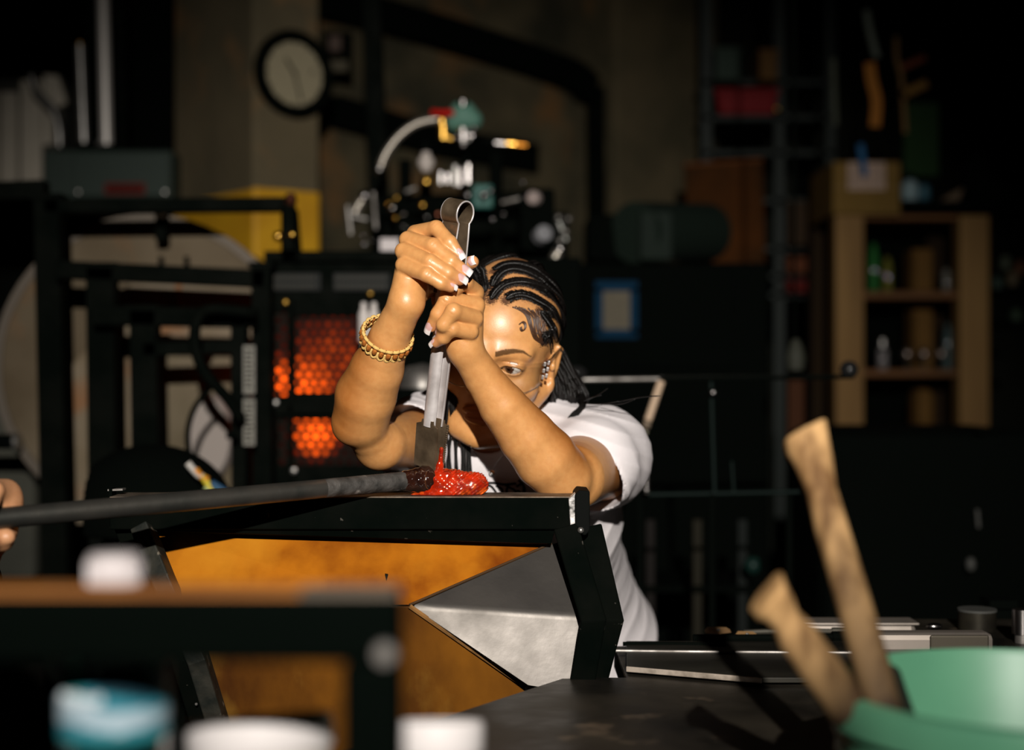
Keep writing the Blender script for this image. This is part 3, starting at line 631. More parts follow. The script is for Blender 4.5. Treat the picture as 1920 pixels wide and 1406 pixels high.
for x, y0, y1, r, lb, mm in cb:
    t = T('conduit_pipe', lb, 'pipe', x+8, y1, 4.9, 'conduits above the switch box')
    MB().tube([V(x,y0,4.9), V(x+8,y1,4.9)], r, 14).build('pipe', mm, t, smooth='auto')
    MB().tube([V(x+7.6,y1-6,4.9), V(x+8,y1+3,4.9)], r*1.35, 14).build('collar', dull, t, smooth='auto')
    if x == 150: MB().tube([V(x,y0-4,4.9), V(x,y0+22,4.9)], r*.9, 10).build('cap', brass, t, smooth='auto')
t = T('switch_box', 'dark green electrical box with a red label below the conduits', 'box', 200, 372, 4.85)
gb = mat('green_grey_paint', (.022,.036,.028), .6, spec=.3)
MB().pbox(80,281,322,374,4.85,.25).build('body', gb, t, bevel=.008); MB().pbox(138,285,316,368,4.835,.015).build('lid', gb, t, bevel=.004)
MB().pbox(196,343,272,364,4.83,.004).build('label', mat('red_label', (.11,.008,.004), .6), t, label='red label plate')
for k in range(9): MB().pbox(202+7.4*k,349,206+7.4*k,358,4.8285,.0015).build('letter', dull, t)
for x in (146,308): MB().lathe(V(x,360,4.833), [(.006,0),(.006,.006),(.001,.007)], 8, axis=(0,-1,0)).build('screw', galv, t)
# dark tall panel between box and column
t = MB().pbox(226,-80,325,300,5.35,.3).build('steel_cupboard', dull, bevel=.01); tag(t, 'tall black cupboard standing behind the conduits beside the column', 'cupboard')
# ---------------------------------------------------------------- big round kiln drum
kc = V(275,690,3.45); kR = 275/F*3.45; kil = thing('kiln_drum', 'large round pale-faced kiln drum behind the black frames', 'kiln', kc*[1,1,0])
kf = mat('kiln_face', (.135,.105,.068), .8, c2=(.085,.062,.036), scale=4, detail=7, c3=(.17,.075,.025), s3=5, t3=(.56,.75), bump=.5, bscale=20, spec=.2)
MB().lathe(kc, [(.001,0),(kR*.985,0),(kR,-.012),(kR,-.7),(.001,-.7)], 64, axis=(0,-1,0)).build('drum', kf, kil, smooth='auto')
MB().lathe(kc, [(kR*.99,0),(kR*1.05,0),(kR*1.05,-.03),(kR*.99,-.03)]+[(kR*.99,0)], 64, axis=(0,-1,0), caps=False).build('band', mat('kiln_band', (.12,.10,.08), .6, .3), kil, smooth='auto')
oc = [(130,545),(235,520),(262,530),(455,532),(480,560),(485,960),(120,985),(118,620)]
oc = [(172,640),(182,578),(244,531),(470,536),(484,600),(486,960),(122,985),(118,700)]
MB().prism([V(x,y,3.42) for x, y in oc], (0,.04,0)).build('door', mat('kiln_door', (.20,.16,.112), .75, c2=(.14,.105,.062), scale=5, c3=(.22,.09,.03), s3=7, t3=(.58,.76), bump=.4, bscale=20, spec=.25), kil, bevel=.006)
MB().pbox(255,655,470,930,3.39,.03).build('door_plate', mat('kiln_plate', (.15,.12,.078), .7, c2=(.10,.078,.046), scale=6, bump=.4), kil, bevel=.01)
for x in (300,312): MB().pbox(x-3 if x==300 else 345,480,x+3 if x==300 else 351,505,3.40,.02).build('pin', black, kil)
MB().pbox(290,395,310,452,3.36,.04).build('latch', black, kil, bevel=.004)
MB().lathe(V(301,398,3.36), [(.014,0),(.014,.012),(.008,.02),(.001,.021)], 12, axis=(0,-1,0)).build('bolt', galv, kil, smooth='auto')
for x in (330,336): MB().pbox(x,530,x+3,585,3.415,.004).build('rust_streak', mat('rust', (.30,.10,.02), .8), kil)
MB().lathe(V(395,820,3.36), [(.001,.02),(.046,.02),(.052,.0),(.052,-.03)], 32, axis=(0,-1,0)).build('port_cover', mat('white_fibre', (.30,.26,.235), .9), kil, smooth='auto', label='pale oval port cover')
for o in kil.children:
    if o.name.startswith('port_cover'):
        for v in o.data.vertices: v.co.z = (v.co.z-(V(0,820,3.36)[2]-kil.location[2]))*1.85+(V(0,820,3.36)[2]-kil.location[2])
# grey lower-left housing, pale
t = MB().pbox(-140,700,66,1090,3.7,.3).build('metal_housing', mat('pale_housing', (.07,.07,.055), .8, c2=(.045,.045,.036), scale=4), bevel=.02); tag(t, 'pale grey metal housing behind the hand at far left', 'housing')
t = T('pipe_stub', 'short black pipe end poking in at the left edge', 'pipe', 15, 828, 3.4)
MB().tube([V(-60,828,3.4), V(30,828,3.4)], .018, 14).build('pipe', dull, t, smooth='auto'); MB().tube([V(28,828,3.4), V(36,828,3.4)], .021, 14).build('rim', galv, t, smooth='auto')
# ---------------------------------------------------------------- black frames on the left
def frame(name, label, members, d, m=black, th=.05):
    xs = [p for mm in members for p in (mm[0], mm[2])]; t = thing(name, label, 'frame', (V(sum(xs)/len(xs), 703, d)*[1,1,0]))
    for x0, y0, x1, y1, wd, kind in members:
        p0, p1 = V(x0,y0,d), V(x1,y1,d)
        if y1 > 1000: p1 = p0+(p1-p0)*(p0[2]-.0)/(p0[2]-p1[2])
        MB().bar([p0, p1], wd*d/F, th).build(kind, m, t, bevel=.003)
        if kind == 'upright': MB().box(p0+np.array([-wd*d/F*.62,-.03,-.004]), p0+np.array([wd*d/F*.62,.03,.008])).build('end_cap', m, t)
    return t
frame('equipment_frame', 'tall black steel frame at far left, thick post with a top beam', [(92,372,108,1090,48,'upright'),(560,400,574,1090,20,'upright')][:1]+[(-60,362,88,356,34,'beam'),(88,388,545,384,26,'beam'),(548,392,556,490,18,'hanger')], 3.24)
frame('kiln_door_frame', 'outer black square-tube door frame in front of the round kiln', [(192,500,198,1090,52,'upright'),(110,506,500,524,34,'rail'),(492,500,496,1090,36,'upright')], 3.18)
frame('kiln_door_frame', 'inner black square-tube door frame in front of the round kiln', [(272,580,280,1090,50,'upright'),(178,592,480,597,36,'rail'),(272,655,440,650,26,'rail'),(450,600,452,1090,28,'upright')], 3.11)
t = thing('warning_label', 'narrow white printed label strip on the inner black kiln frame', 'label', V(468,835,3.07))
for y0, y1 in ((648,738),(748,835)):
    MB().pbox(456,y0,478,y1,3.07,.002).build('paper', mat('label_paper', (.20,.19,.165), .8), t)
    for k in range(9): MB().pbox(459,y0+8+k*8.5,475-(k*7)%5,y0+11+k*8.5,3.0685,.001).build('text_line', dull, t)
t = T('lever_handle', 'curved black tubular lever in front of the kiln door', 'handle', 450, 780, 3.02)
MB().tube(curve([V(470,585,3.02), V(395,580,3.0), V(370,600,2.98), V(366,650,2.97), V(385,700,2.97), V(425,745,2.99), V(452,785,3.02)]), .0115, 12).build('lever', black, t, smooth=True)
MB().tube(curve([V(395,725,3.02), V(365,765,3.02), V(352,810,3.02), V(355,860,3.02)]), .006, 10).build('cable', dull, t, smooth=True); MB().tube([V(470,585,3.02), V(472,590,3.16)], .0115, 12).build('pivot', black, t, smooth=True); MB().tube([V(450,785,3.02), V(452,790,3.10)], .009, 10).build('pivot', black, t, smooth=True)
MB().tube([V(425,816,3.02), V(445,816,3.02)], .008, 10).build('knob', dull, t, smooth='auto')
# flame valve on beam end, coloured
t = T('gas_torch', 'small gas torch with copper and yellow fittings at the top beam end', 'torch', 542, 440, 3.15)
MB().tube([V(541,385,3.15), V(541,470,3.15)], .016, 12).build('body', black, t, smooth='auto'); MB().lathe(V(545,385,3.14), [(.010,0),(.014,.01),(.009,.025),(.001,.026)], 12).build('copper_tip', mat('copper', (.55,.2,.12), .3, 1), t, smooth='auto')
MB().ball(V(522,443,3.13), .011, 8).build('knob', brass, t, smooth=True); MB().ball(V(548,440,3.13), .009, 8).build('knob', brass, t, smooth=True)
# black rounded hood low in front
v_, f_ = sdf_mesh([('u', el(V(285,960,2.75),(.150,.12,.125)), 0), ('i', (lambda P: -(P[...,2]-V(0,1000,2.75)[2]), V(285,960,2.75), .6), 0)], .006, V(100,1060,2.5), V(460,800,3.0)+np.array([.05,.1,0]))
t = thing('pipe_cooler', 'black rounded hood low in front of the kiln frames', 'hood', V(285,1005,2.75)*[1,1,0]); mesh_obj('hood', v_, f_, dull, t)
MB().box(V(195,1000,2.70), V(375,1010,2.82)*[1,1,0]).build('stand', dull, t)
t = T('coiled_hose', 'bundle of yellow, blue and white wires lying on the black hood', 'hose', 385, 915, 2.64)
for i, (cl, pts) in enumerate((((.50,.40,.03), ((380,893),(388,905),(396,918),(388,926))), ((.02,.06,.12), ((396,905),(408,912),(420,920),(424,926))), ((.45,.42,.38), ((352,868),(362,880),(372,890),(380,894))), ((.52,.20,.02), ((366,880),(376,892),(390,900))), ((.30,.36,.16), ((386,912),(392,922),(384,930))), ((.03,.10,.16), ((400,912),(412,918),(416,928))))):
    MB().tube(curve([V(x,y,2.63) for x, y in pts]), .0065, 8).build('wire', mat('wire%d' % i, cl, .5), t, smooth=True)
# ---------------------------------------------------------------- glowing furnace with perforated doors
D = 3.25
fu = thing('glass_furnace', 'black glory-hole furnace with orange-glowing perforated door panels', 'furnace', V(640,703,D)*[1,1,0])
MB().box(V(560,482,D+.10)*[1,1,1], V(1075,1300,D+.55)*[1,1,0]).build('cabinet', dull, fu, bevel=.01)
fm = MB()
wins = [(514,585,540,742),(552,593,668,735),(520,787,690,872)]
# front door plate built around its openings
def plate(rects, x0, y0, x1, y1, d, t, nm, m, par):
    xs = sorted({x0, x1, *[r[0] for r in rects], *[r[2] for r in rects]}); ys = sorted({y0, y1, *[r[1] for r in rects], *[r[3] for r in rects]}); b = MB()
    for a, c in zip(xs, xs[1:]):
        for e, g in zip(ys, ys[1:]):
            if not any(r[0] <= a and c <= r[2] and r[1] <= e and g <= r[3] for r in rects): b.pbox(a, e, c, g, d, t)
    return b.build(nm, m, par)
plate(wins, 500, 488, 745, 905, D, .03, 'door', black, fu)
MB().pbox(500,905,745,1180,D,.08).build('lower_panel', dull, fu)
MB().pbox(495,470,750,490,D-.02,.10).build('top_rail', black, fu, bevel=.003)
MB().pbox(497,755,700,778,D-.02,.02).build('cross_rail', black, fu, bevel=.003)
for x in (505,545): MB().pbox(x-6,560,x+4,905,D-.02,.02).build('upright', black, fu, bevel=.003)
glow = bpy.data.materials.new('glowing_bricks'); glow.use_nodes = True; N = glow.node_tree.nodes; L = glow.node_tree.links; b = N['Principled BSDF']
b.inputs['Base Color'].default_value = (.01,.003,.002,1); b.inputs['Specular IOR Level'].default_value = .05; tc = N.new('ShaderNodeTexCoord'); acc = None
for px, py, r, g_ in ((568,728,.085,1.0), (592,812,.070,1.3), (514,705,.06,.8), (620,680,.15,.22)):
    c_ = V(px,py,D+.06)-np.array(fu.location); vm = N.new('ShaderNodeVectorMath'); vm.operation = 'DISTANCE'; L.new(tc.outputs['Object'], vm.inputs[0]); vm.inputs[1].default_value = tuple(c_)
    mr = N.new('ShaderNodeMapRange'); mr.inputs[1].default_value = r; mr.inputs[2].default_value = 0; mr.inputs[4].default_value = g_*3.6; mr.interpolation_type = 'SMOOTHSTEP'; L.new(vm.outputs['Value'], mr.inputs[0])
    if acc is None: acc = mr.outputs[0]
    else: ad = N.new('ShaderNodeMath'); L.new(acc, ad.inputs[0]); L.new(mr.outputs[0], ad.inputs[1]); acc = ad.outputs[0]
ad = N.new('ShaderNodeMath'); L.new(acc, ad.inputs[0]); ad.inputs[1].default_value = .035; nz = N.new('ShaderNodeTexNoise'); nz.inputs['Scale'].default_value = 60; L.new(tc.outputs['Object'], nz.inputs[0])
ml = N.new('ShaderNodeMath'); ml.operation = 'MULTIPLY'; L.new(ad.outputs[0], ml.inputs[0]); n2 = N.new('ShaderNodeMapRange'); n2.inputs[1].default_value = .3; n2.inputs[2].default_value = .7; n2.inputs[3].default_value = .6; n2.inputs[4].default_value = 1.3; L.new(nz.outputs[0], n2.inputs[0]); L.new(n2.outputs[0], ml.inputs[1])
cr = N.new('ShaderNodeValToRGB'); cr.color_ramp.elements[0].color = (.45,.012,.004,1); cr.color_ramp.elements[1].color = (1,.10,.004,1); cr.color_ramp.elements[1].position = .95; L.new(ml.outputs[0], cr.inputs[0])
L.new(cr.outputs[0], b.inputs['Emission Color']); L.new(ml.outputs[0], b.inputs['Emission Strength'])
MB().box(V(505,575,D+.06), V(705,890,D+.09)).build('glowing_bricks', glow, fu, label='orange-hot bricks behind the perforated doors')
def perforated(x0, y0, x1, y1, d, name):
    b = MB(); px = 18.0; rw = 15.6; k = 0; y = y0; s = d/F; R = .44
    while y < y1+rw/2:
        x = x0+(px/2 if k % 2 else 0)
        while x < x1+px/2:      # hexagonal cell with a six-sided hole
            o = [(x+px/2*1.1547*math.sin(a), y+px/2*1.1547*math.cos(a)) for a in (i*math.pi/3 for i in range(6))]
            h_ = [(x+px*.31*math.sin(a), y+px*.31*math.cos(a)) for a in (i*math.pi/3 for i in range(6))]
            o = [(min(max(a, x0), x1), min(max(c, y0), y1)) for a, c in o]; h_ = [(min(max(a, x0), x1), min(max(c, y0), y1)) for a, c in h_]
            A_ = [V(*q, d) for q in o]; B_ = [V(*q, d) for q in h_]; C_ = [q+np.array([0,.004,0]) for q in B_]
            b.add(A_+B_+C_, [(i, (i+1) % 6, (i+1) % 6+6, i+6) for i in range(6)]+[(i+6, (i+1) % 6+6, (i+1) % 6+12, i+12) for i in range(6)]); x += px
        y += rw; k += 1
    return b.build(name, mat('mesh_metal', (.006,.005,.003), .6, 0, spec=.05), fu, stuff=True, fix=False)
for r in wins: perforated(*r, D+.012, 'perforated_sheet')
for x0, x1 in ((507,602),(624,732)):
    MB().pbox(x0,511,x1,546,D-.012,.014).build('vent_grille', mat('vent_metal', (.006,.007,.006), .6), fu, bevel=.002)
    n_s = int((x1-x0-8)/8)
    for k in range(n_s):
        for y in (516,532): MB().pbox(x0+6+k*8,y,x0+10+k*8,y+9,D-.016,.004).build('vent_slat', mat('vent_edge', (.022,.020,.013), .5), fu)
for x, y, mm in ((535,567,brass),(694,551,brass),(517,755,galv),(505,784,brass),(551,882,galv)): MB().lathe(V(x,y,D-.02), [(.007,0),(.006,.006),(.001,.008)], 10, axis=(0,-1,0)).build('bolt', mm, fu, smooth='auto')
t = T('spray_bottles', 'pair of white tubes hanging on the furnace door edge', 'tubes', 692, 640, 3.1)
for x in (682,701): MB().lathe(V(x,640,3.1), [(.010,0),(.011,.002),(.011,.055),(.006,.070),(.006,.080),(.001,.082)], 14).build('tube', mat('white_plastic', (.60,.55,.52), .4), t, smooth='auto')
MB().tube([V(692,612,3.1), V(692,600,3.27)], .003, 8).build('hook', black, t)
t = T('grey_strap', 'grey vertical strap hanging below the white tubes', 'strap', 683, 700, 3.08); MB().pbox(678,640,687,700,3.08,.004).build('strap', mat('grey_web', (.16,.14,.12), .8), t)
MB().pbox(676,698,689,706,3.07,.008).build('buckle', galv, t); MB().tube([V(683,642,3.082), V(683,640,3.26)], .003, 8).build('hook', black, t)
t = T('steel_bowl', 'dim grey rounded metal cowl between the raised arms', 'cowl', 790, 710, 2.9); MB().lathe(V(792,722,2.9), [(.045,0),(.042,.02),(.028,.036),(.001,.042)], 24).build('bowl', steel, t, smooth='auto')
MB().lathe(V(792,722,2.9), [(.047,-.006),(.047,.001),(.044,.001)], 24).build('rim', steel, t, smooth='auto'); MB().tube([V(792,722,2.9), V(792,722,2.9)*[1,1,0]], .012, 12).build('stand', dull, t, smooth='auto')
# ---------------------------------------------------------------- gas pipework cluster behind the hands
chromed = mat('pipe_chrome', (.30,.28,.27), .25, 1); teal = mat('teal_paint', (.030,.13,.105), .45, c2=(.02,.08,.07), scale=20); pale_teal = mat('pale_teal', (.085,.19,.145), .5)
def hose(pts, r, n, label, d):
    t = T('metal_hose', label, 'hose', *pts[0], d); P_ = curve([V(x,y,d) for x, y in pts], 40); k = len(P_)
    s = np.r_[0, np.cumsum([np.linalg.norm(P_[i+1]-P_[i]) for i in range(k-1)])]; m_ = int(s[-1]/.0026); ss = np.linspace(0, s[-1], m_); Q = np.stack([np.interp(ss, s, np.array(P_)[:, i]) for i in range(3)], 1)
    MB().tube(list(Q), [r*(1+.13*(-1 if i//2 % 2 else 1)) for i in range(m_)], 12).build('corrugated_tube', mat('hose_metal', (.42,.38,.33), .35, .8), t, smooth='auto')
    for e in (Q[0], Q[-1]): MB().ball(e, r*1.35, 6).build('fitting', chromed, t, smooth=True)
hose([(712,318),(724,288),(748,256),(782,232),(826,222)], .0105, 0, 'long arched ribbed metal hose above the pipework', 3.9)
hose([(664,406),(670,390),(684,368)], .012, 0, 'short ribbed metal hose left of the dark pole', 3.9)
hose([(1022,512),(1036,490),(1050,468)], .0125, 0, 'short ribbed metal hose behind the braided head', 3.5)
def cyl(px0, py0, px1, py1, rpx, d, name, m_, par): return MB().tube([V(px0,py0,d), V(px1,py1,d)], rpx*d/F, 16).build(name, m_, par, smooth='auto', bevel=.0015)
t = T('gas_valve', 'brass gas valve with a red lever at the top of the pipework', 'valve', 830, 250, 3.9)
MB().bar([V(812,211,3.88), V(828,213,3.86), V(848,212,3.88)], .022, .016, (0,0,1)).build('lever', mat('red_handle', (.42,.008,.006), .4), t, bevel=.003)
cyl(829,218,829,236,9,3.9,'stem',brass,t); cyl(831,236,831,262,8,3.9,'valve_body',brass,t); cyl(832,255,848,262,6,3.9,'elbow',brass,t)
t = T('solenoid_valve', 'pale teal box-shaped solenoid valve at the top of the pipework', 'valve', 868, 272, 3.9)
v_, f_ = sdf_mesh([('u', el(V(868,214,3.9),(.036,.03,.036)), 0), ('u', rc(V(853,228,3.9),V(886,225,3.9),.026,.026), .01)], .003, V(835,262,3.85)-np.array([0,.02,0]), V(905,185,3.95)+np.array([0,.02,0])); mesh_obj('coil_housing', v_, f_, pale_teal, t)
cyl(868,188,868,200,9,3.88,'cap',chromed,t); cyl(868,240,869,268,9,3.88,'pipe_body',chromed,t); cyl(852,258,888,254,6,3.88,'cross_pipe',chromed,t)
for x, y in ((888,241),(857,258),(869,272),(880,262)): MB().ball(V(x,y,3.85), .0085, 8).build('nut', chromed, t, smooth=True)
t = T('brass_fitting', 'brass pipe union pointing right beyond the teal valve', 'fitting', 965, 272, 4.0)
cyl(928,268,950,270,7,4.0,'union',chromed,t); cyl(950,269,968,271,8,4.0,'union_nut',brass,t); cyl(966,271,988,273,6,4.0,'outlet',mat('amber_brass', (.40,.15,.02), .3, 1),t)
cyl(905,262,930,268,5,4.02,'pipe',black,t)
t = T('pressure_regulator', 'white cone-shaped regulator with a brass foot over the black pipes', 'regulator', 799, 345, 3.8)
MB().lathe(V(799,322,3.8), [(.010,0),(.012,.004),(.021,.018),(.021,.030),(.012,.040),(.010,.05),(.001,.051)], 18).build('cone', mat('ivory', (.50,.44,.40), .5), t, smooth='auto')
cyl(799,284,799,266,9,3.8,'black_cap',dull,t); MB().lathe(V(800,346,3.8), [(.010,0),(.014,.004),(.014,.014),(.009,.026),(.001,.027)], 14).build('brass_foot', brass, t, smooth='auto')
t = T('steel_cylinders', 'group of upright chrome cylinders on the black manifold', 'cylinders', 870, 352, 3.8)
for x, y0, y1, r in ((878,308,345,10),(853,310,348,6),(840,325,345,7),(826,322,346,6),(862,316,350,5)): cyl(x,y0,x,y1,r,3.8,'cylinder',chromed if x != 853 else galv,t)
t = T('control_box', 'teal control box with chrome knobs behind the tongs loop', 'box', 903, 392, 3.8)
MB().pbox(886,345,924,390,3.8,.06).build('box', teal, t, bevel=.006); MB().ball(V(907,366,3.77), .011, 8).build('knob', chromed, t, smooth=True); MB().ball(V(877,366,3.77), .011, 8).build('knob', chromed, t, smooth=True)
t = T('pipe_manifold', 'dark pipe manifold carrying valves behind the raised hands', 'manifold', 850, 480, 3.95)
cyl(700,390,1010,380,22,3.97,'header',dull,t); cyl(720,430,1040,425,20,3.97,'header',black,t); cyl(760,300,760,480,12,3.97,'riser',dull,t); cyl(798,345,798,480,12,3.95,'riser',dull,t); cyl(870,270,872,480,9,3.99,'riser',black,t); cyl(930,285,930,480,13,3.99,'riser',dull,t)
MB().box(V(745,398,4.05), V(1060,703,4.3)*[1,1,0]).build('backing_panel', dull, t)
rng2 = random.Random(5)
for i, (x, y, r, mm) in enumerate([(733,391,6,brass),(737,390,0,0),(744,371,6,brass),(728,382,5,brass),(742,409,5,brass),(757,402,5,galv),(793,385,9,brass),(822,402,7,mat('copper',(.5,.2,.1),.3,1)),(800,408,5,galv),(683,458,7,galv),(696,452,4,galv),(681,442,5,galv),(734,487,6,galv),(757,425,5,galv),(766,430,4,galv),(920,358,6,galv),(980,342,5,galv),(983,404,6,galv),(944,402,5,galv),(924,412,6,galv),(736,392,5,galv)]):
    if r: MB().ball(V(x,y,3.78+rng2.uniform(-.03,.03)), r*.85*3.8/F, 6).build('pipe_nut', {brass:brass, galv:chromed}.get(mm, mm), t, smooth=True)
MB().ball(V(736.5,390,3.72), .0095, 8).build('pipe_nut', chromed, t, smooth=True)
for (x0,y0,x1,y1,r) in ((652,385,658,440,5),(660,405,690,412,4),(700,360,705,430,4),(760,360,780,352,4),(940,380,975,372,4)): cyl(x0,y0,x1,y1,r,3.85,'small_pipe',steel,t)
t = T('flow_meter', 'grey flow meter with pale dials right of the manifold', 'meter', 1010, 430, 3.7)
MB().pbox(975,352,1040,470,3.74,.12).build('housing', dull, t, bevel=.01); MB().lathe(V(1003,372,3.72), [(.018,0),(.016,.02),(.001,.022)], 14, axis=(-.3,-1,0)).build('dial', mat('pale_dial', (.30,.24,.22), .5), t, smooth='auto')
MB().lathe(V(1014,443,3.70), [(.022,0),(.020,.03),(.001,.034)], 16, axis=(.3,-1,.2)).build('dial', mat('grey_dial', (.20,.20,.21), .5), t, smooth='auto')
for x, y in ((1047,408),(1066,411),(1060,435),(1050,452)): MB().ball(V(x,y,3.68), .009, 6).build('nut', steel, t, smooth=True)
cyl(1046,412,1062,452,9,3.7,'coupling',mat('dim_steel',(.12,.12,.11),.4,.8),t)
t = T('paper_tag', 'small bright white paper tag hanging left of the upper hand', 'tag', 728, 475, 3.6); MB().pbox(713,447,748,476,3.6,.002).build('paper', mat('white_paper', (.66,.60,.60), .8), t); MB().tube([V(730,430,3.6), V(730,448,3.6)], .0012, 5).build('string', dull, t)
# dark pole
t = thing('ceiling_pole', 'thick black steel pole rising to the ceiling beside the clock', 'pole', V(712,703,4.2)*[1,1,0]); MB().bar([np.array([V(684,-280,4.2)[0],4.2,3.58]), V(697,0,4.2), V(716,480,4.2), np.array([V(722,703,4.2)[0],4.2,.012])], .05, .05).build('pole', black, t)
MB().pbox(690,700,750,712,4.17,.06).build('clamp', dull, t); MB().box(np.array([V(722,703,4.2)[0]-.07,4.13,0]), np.array([V(722,703,4.2)[0]+.07,4.27,.012])).build('base_plate', black, t)
t = T('wall_switches', 'two small pale wall switches right of the clock', 'switches', 628, 130, 5.05)
MB().pbox(616,66,640,96,5.05,.03).build('switch', mat('dim_pink', (.07,.045,.035), .6), t, bevel=.004); MB().pbox(616,112,652,134,5.05,.03).build('switch', mat('dim_ivory', (.06,.05,.03), .6), t, bevel=.004); MB().pbox(606,60,660,140,5.08,.02).build('back_box', dull, t)
# ---------------------------------------------------------------- right background
wood = mat('pine_wood', (.22,.125,.042), .7, c2=(.13,.068,.022), scale=9, stretch=(1,1,.12), bump=.2, spec=.2)
woodd = mat('shelf_wood', (.14,.060,.020), .7, c2=(.08,.035,.012), scale=9, stretch=(.2,1,1), spec=.2)
D = 5.3
sf_ = thing('wooden_shelf', 'open pine shelf unit with thick posts and two lit shelves at right', 'shelf', V(1710,703,D)*[1,1,0])
for x0, x1 in ((1567,1620),(1800,1855)):
    a = V(x0,403,D); b = V(x1,403,D); MB().box([a[0],D,0], [b[0],D+.09,a[2]]).build('post', wood, sf_, bevel=.004); MB().box([a[0],D+.42,0], [b[0],D+.50,a[2]]).build('post', mat('dark_post_wood', (.018,.010,.004), .9), sf_, bevel=.004)  # rear posts coloured far darker than the front posts
for y0, y1 in ((403,412),(546,560),(693,706),(852,866)): MB().pbox(1600,y0,1815,y1,D+.03,.44).build('shelf_board', woodd, sf_, bevel=.003)
MB().box([V(1600,0,D)[0],D+.50,.1], [V(1820,0,D)[0],D+.52,V(0,403,D)[2]]).build('back_panel', dull, sf_)
t = T('cardboard_box', 'brown cardboard box with white label on top of the pine shelf', 'box', 1625, 404, D+.1)
cardb = mat('cardboard', (.16,.095,.026), .85, c2=(.13,.078,.020), scale=5, spec=.1)
MB().pbox(1562,303,1688,402,D-.02,.40).build('carton', cardb, t, bevel=.003)
MB().pbox(1590,304,1660,356,D-.023,.003).build('label', mat('box_label', (.42,.30,.235), .8, c2=(.30,.22,.17), scale=60), t)
for y in (316,326,336,346):
    for x in range(1596,1654,9): MB().pbox(x,y,x+5+(x*y)%3,y+4,D-.0245,.0015).build('print', mat('grey_print', (.16,.12,.10), .8), t)
MB().pbox(1562,350,1688,352,D-.0225,.001).build('tape_seam', mat('tape', (.20,.12,.04), .4), t)
t = MB().bar(curve([V(1613,270,D-.06), V(1617,300,D-.05), V(1622,330,D-.04)]), .022, .006).build('blue_strap', mat('blue_web', (.02,.09,.20), .7)); tag(t, 'blue strap hanging down in front of the cardboard box label', 'strap')
def jar(name, label, cat, px, yb, d, w_, h_, m_, lid=None, group=None):
    t = T(name, label, cat, px, yb, d, group); r = w_/2*d/F; hh = h_*d/F
    MB().lathe(V(px,yb,d), [(r*.9,0),(r,.006),(r,hh*.68),(r*.55,hh*.85),(r*.5,hh),(r*.42,hh),(r*.42,hh*.9)], 20, caps=True).build('body', m_, t, smooth='auto')
    MB().lathe(V(px,yb,d)+np.array([0,0,hh]), [(r*.58,-.012),(r*.58,.012),(r*.3,.014),(.001,.014)], 16).build('lid', lid or dull, t, smooth='auto'); return t
jar('plastic_jar', 'pale blue plastic jar beside the cardboard box', 'jar', 1706, 376, D+.05, 32, 44, mat('pale_blue_jar', (.20,.28,.30), .4))
jar('plastic_jar', 'dark blue jar just right of the pale blue jar', 'jar', 1732, 376, D+.1, 24, 36, mat('dark_blue_jar', (.03,.09,.12), .4))
t = T('storage_crate', 'long dark tray on top of the pine shelf', 'tray', 1770, 397, D+.05); MB().pbox(1690,376,1838,396,D+.0,.3).build('tray', dull, t, bevel=.004)
MB().prism([V(1765,376,D+.05), V(1798,376,D+.05), V(1806,352,D+.05), V(1790,360,D+.05)], (0,.1,0)).build('folded_cloth', mat('dim_cloth', (.12,.085,.055), .9), t)
t = T('dark_bag', 'big black bag slumped at the right end of the shelf top', 'bag', 1835, 392, D+.1)
v_, f_ = sdf_mesh([('u', el(V(1830,340,D+.12),(.06,.09,.12)), 0), ('u', el(V(1850,370,D+.12),(.09,.10,.06)), .05)], .008, V(1780,420,D)-np.array([0,.1,0]), V(1920,250,D+.4)); mesh_obj('bag', v_, f_, dull, t)
blk = mat('wood_block', (.12,.060,.014), .8, c2=(.09,.045,.010), scale=6)
for i, (x0,y0,x1,y1,lb) in enumerate(((1710,466,1750,546,'tall wooden block on the upper shelf'),(1712,580,1750,642,'wooden block standing behind the glasses on the middle shelf'),(1717,728,1755,780,'rounded wooden block on the lowest shelf'))):
    t = T('wood_block', lb, 'block', (x0+x1)/2, y1, D+.2, 'wooden blocks on the shelf'); y1b = (546,693,844)[i]; MB().pbox(x0,y0,x1,y1b,D+.2,.12).build('block', blk, t, bevel=.008 if i < 2 else .03); MB().pbox(x0+3,y0+8,x0+5,y1b-4,D+.198,.002).build('crack', dull, t)
gg = mat('green_glass', (.02,.10,.025), .08, coat=.5); yg = mat('olive_glass', (.10,.10,.02), .1, coat=.5)
jar('glass_bottle', 'dark green glass bottle at the left of the upper shelf', 'bottle', 1638, 546, D+.1, 20, 95, gg)
jar('glass_bottle', 'olive glass bottle second on the upper shelf', 'bottle', 1664, 546, D+.1, 18, 70, yg)
jar('glass_bottle', 'small clear bottle right of the upper wooden block', 'bottle', 1774, 546, D+.1, 15, 48, mat('grey_glass', (.12,.115,.10), .08, coat=.6))
jar('glass_bottle', 'slim blue-grey bottle standing at the right of the middle shelf', 'bottle', 1777, 693, D+.15, 16, 92, mat('bluegrey_glass', (.05,.075,.075), .1, coat=.5))
jar('glass_bottle', 'squat grey glass bottle at the left of the middle shelf', 'bottle', 1655, 693, D+.08, 20, 50, mat('smoky_glass', (.13,.12,.12), .1, coat=.6), galv)
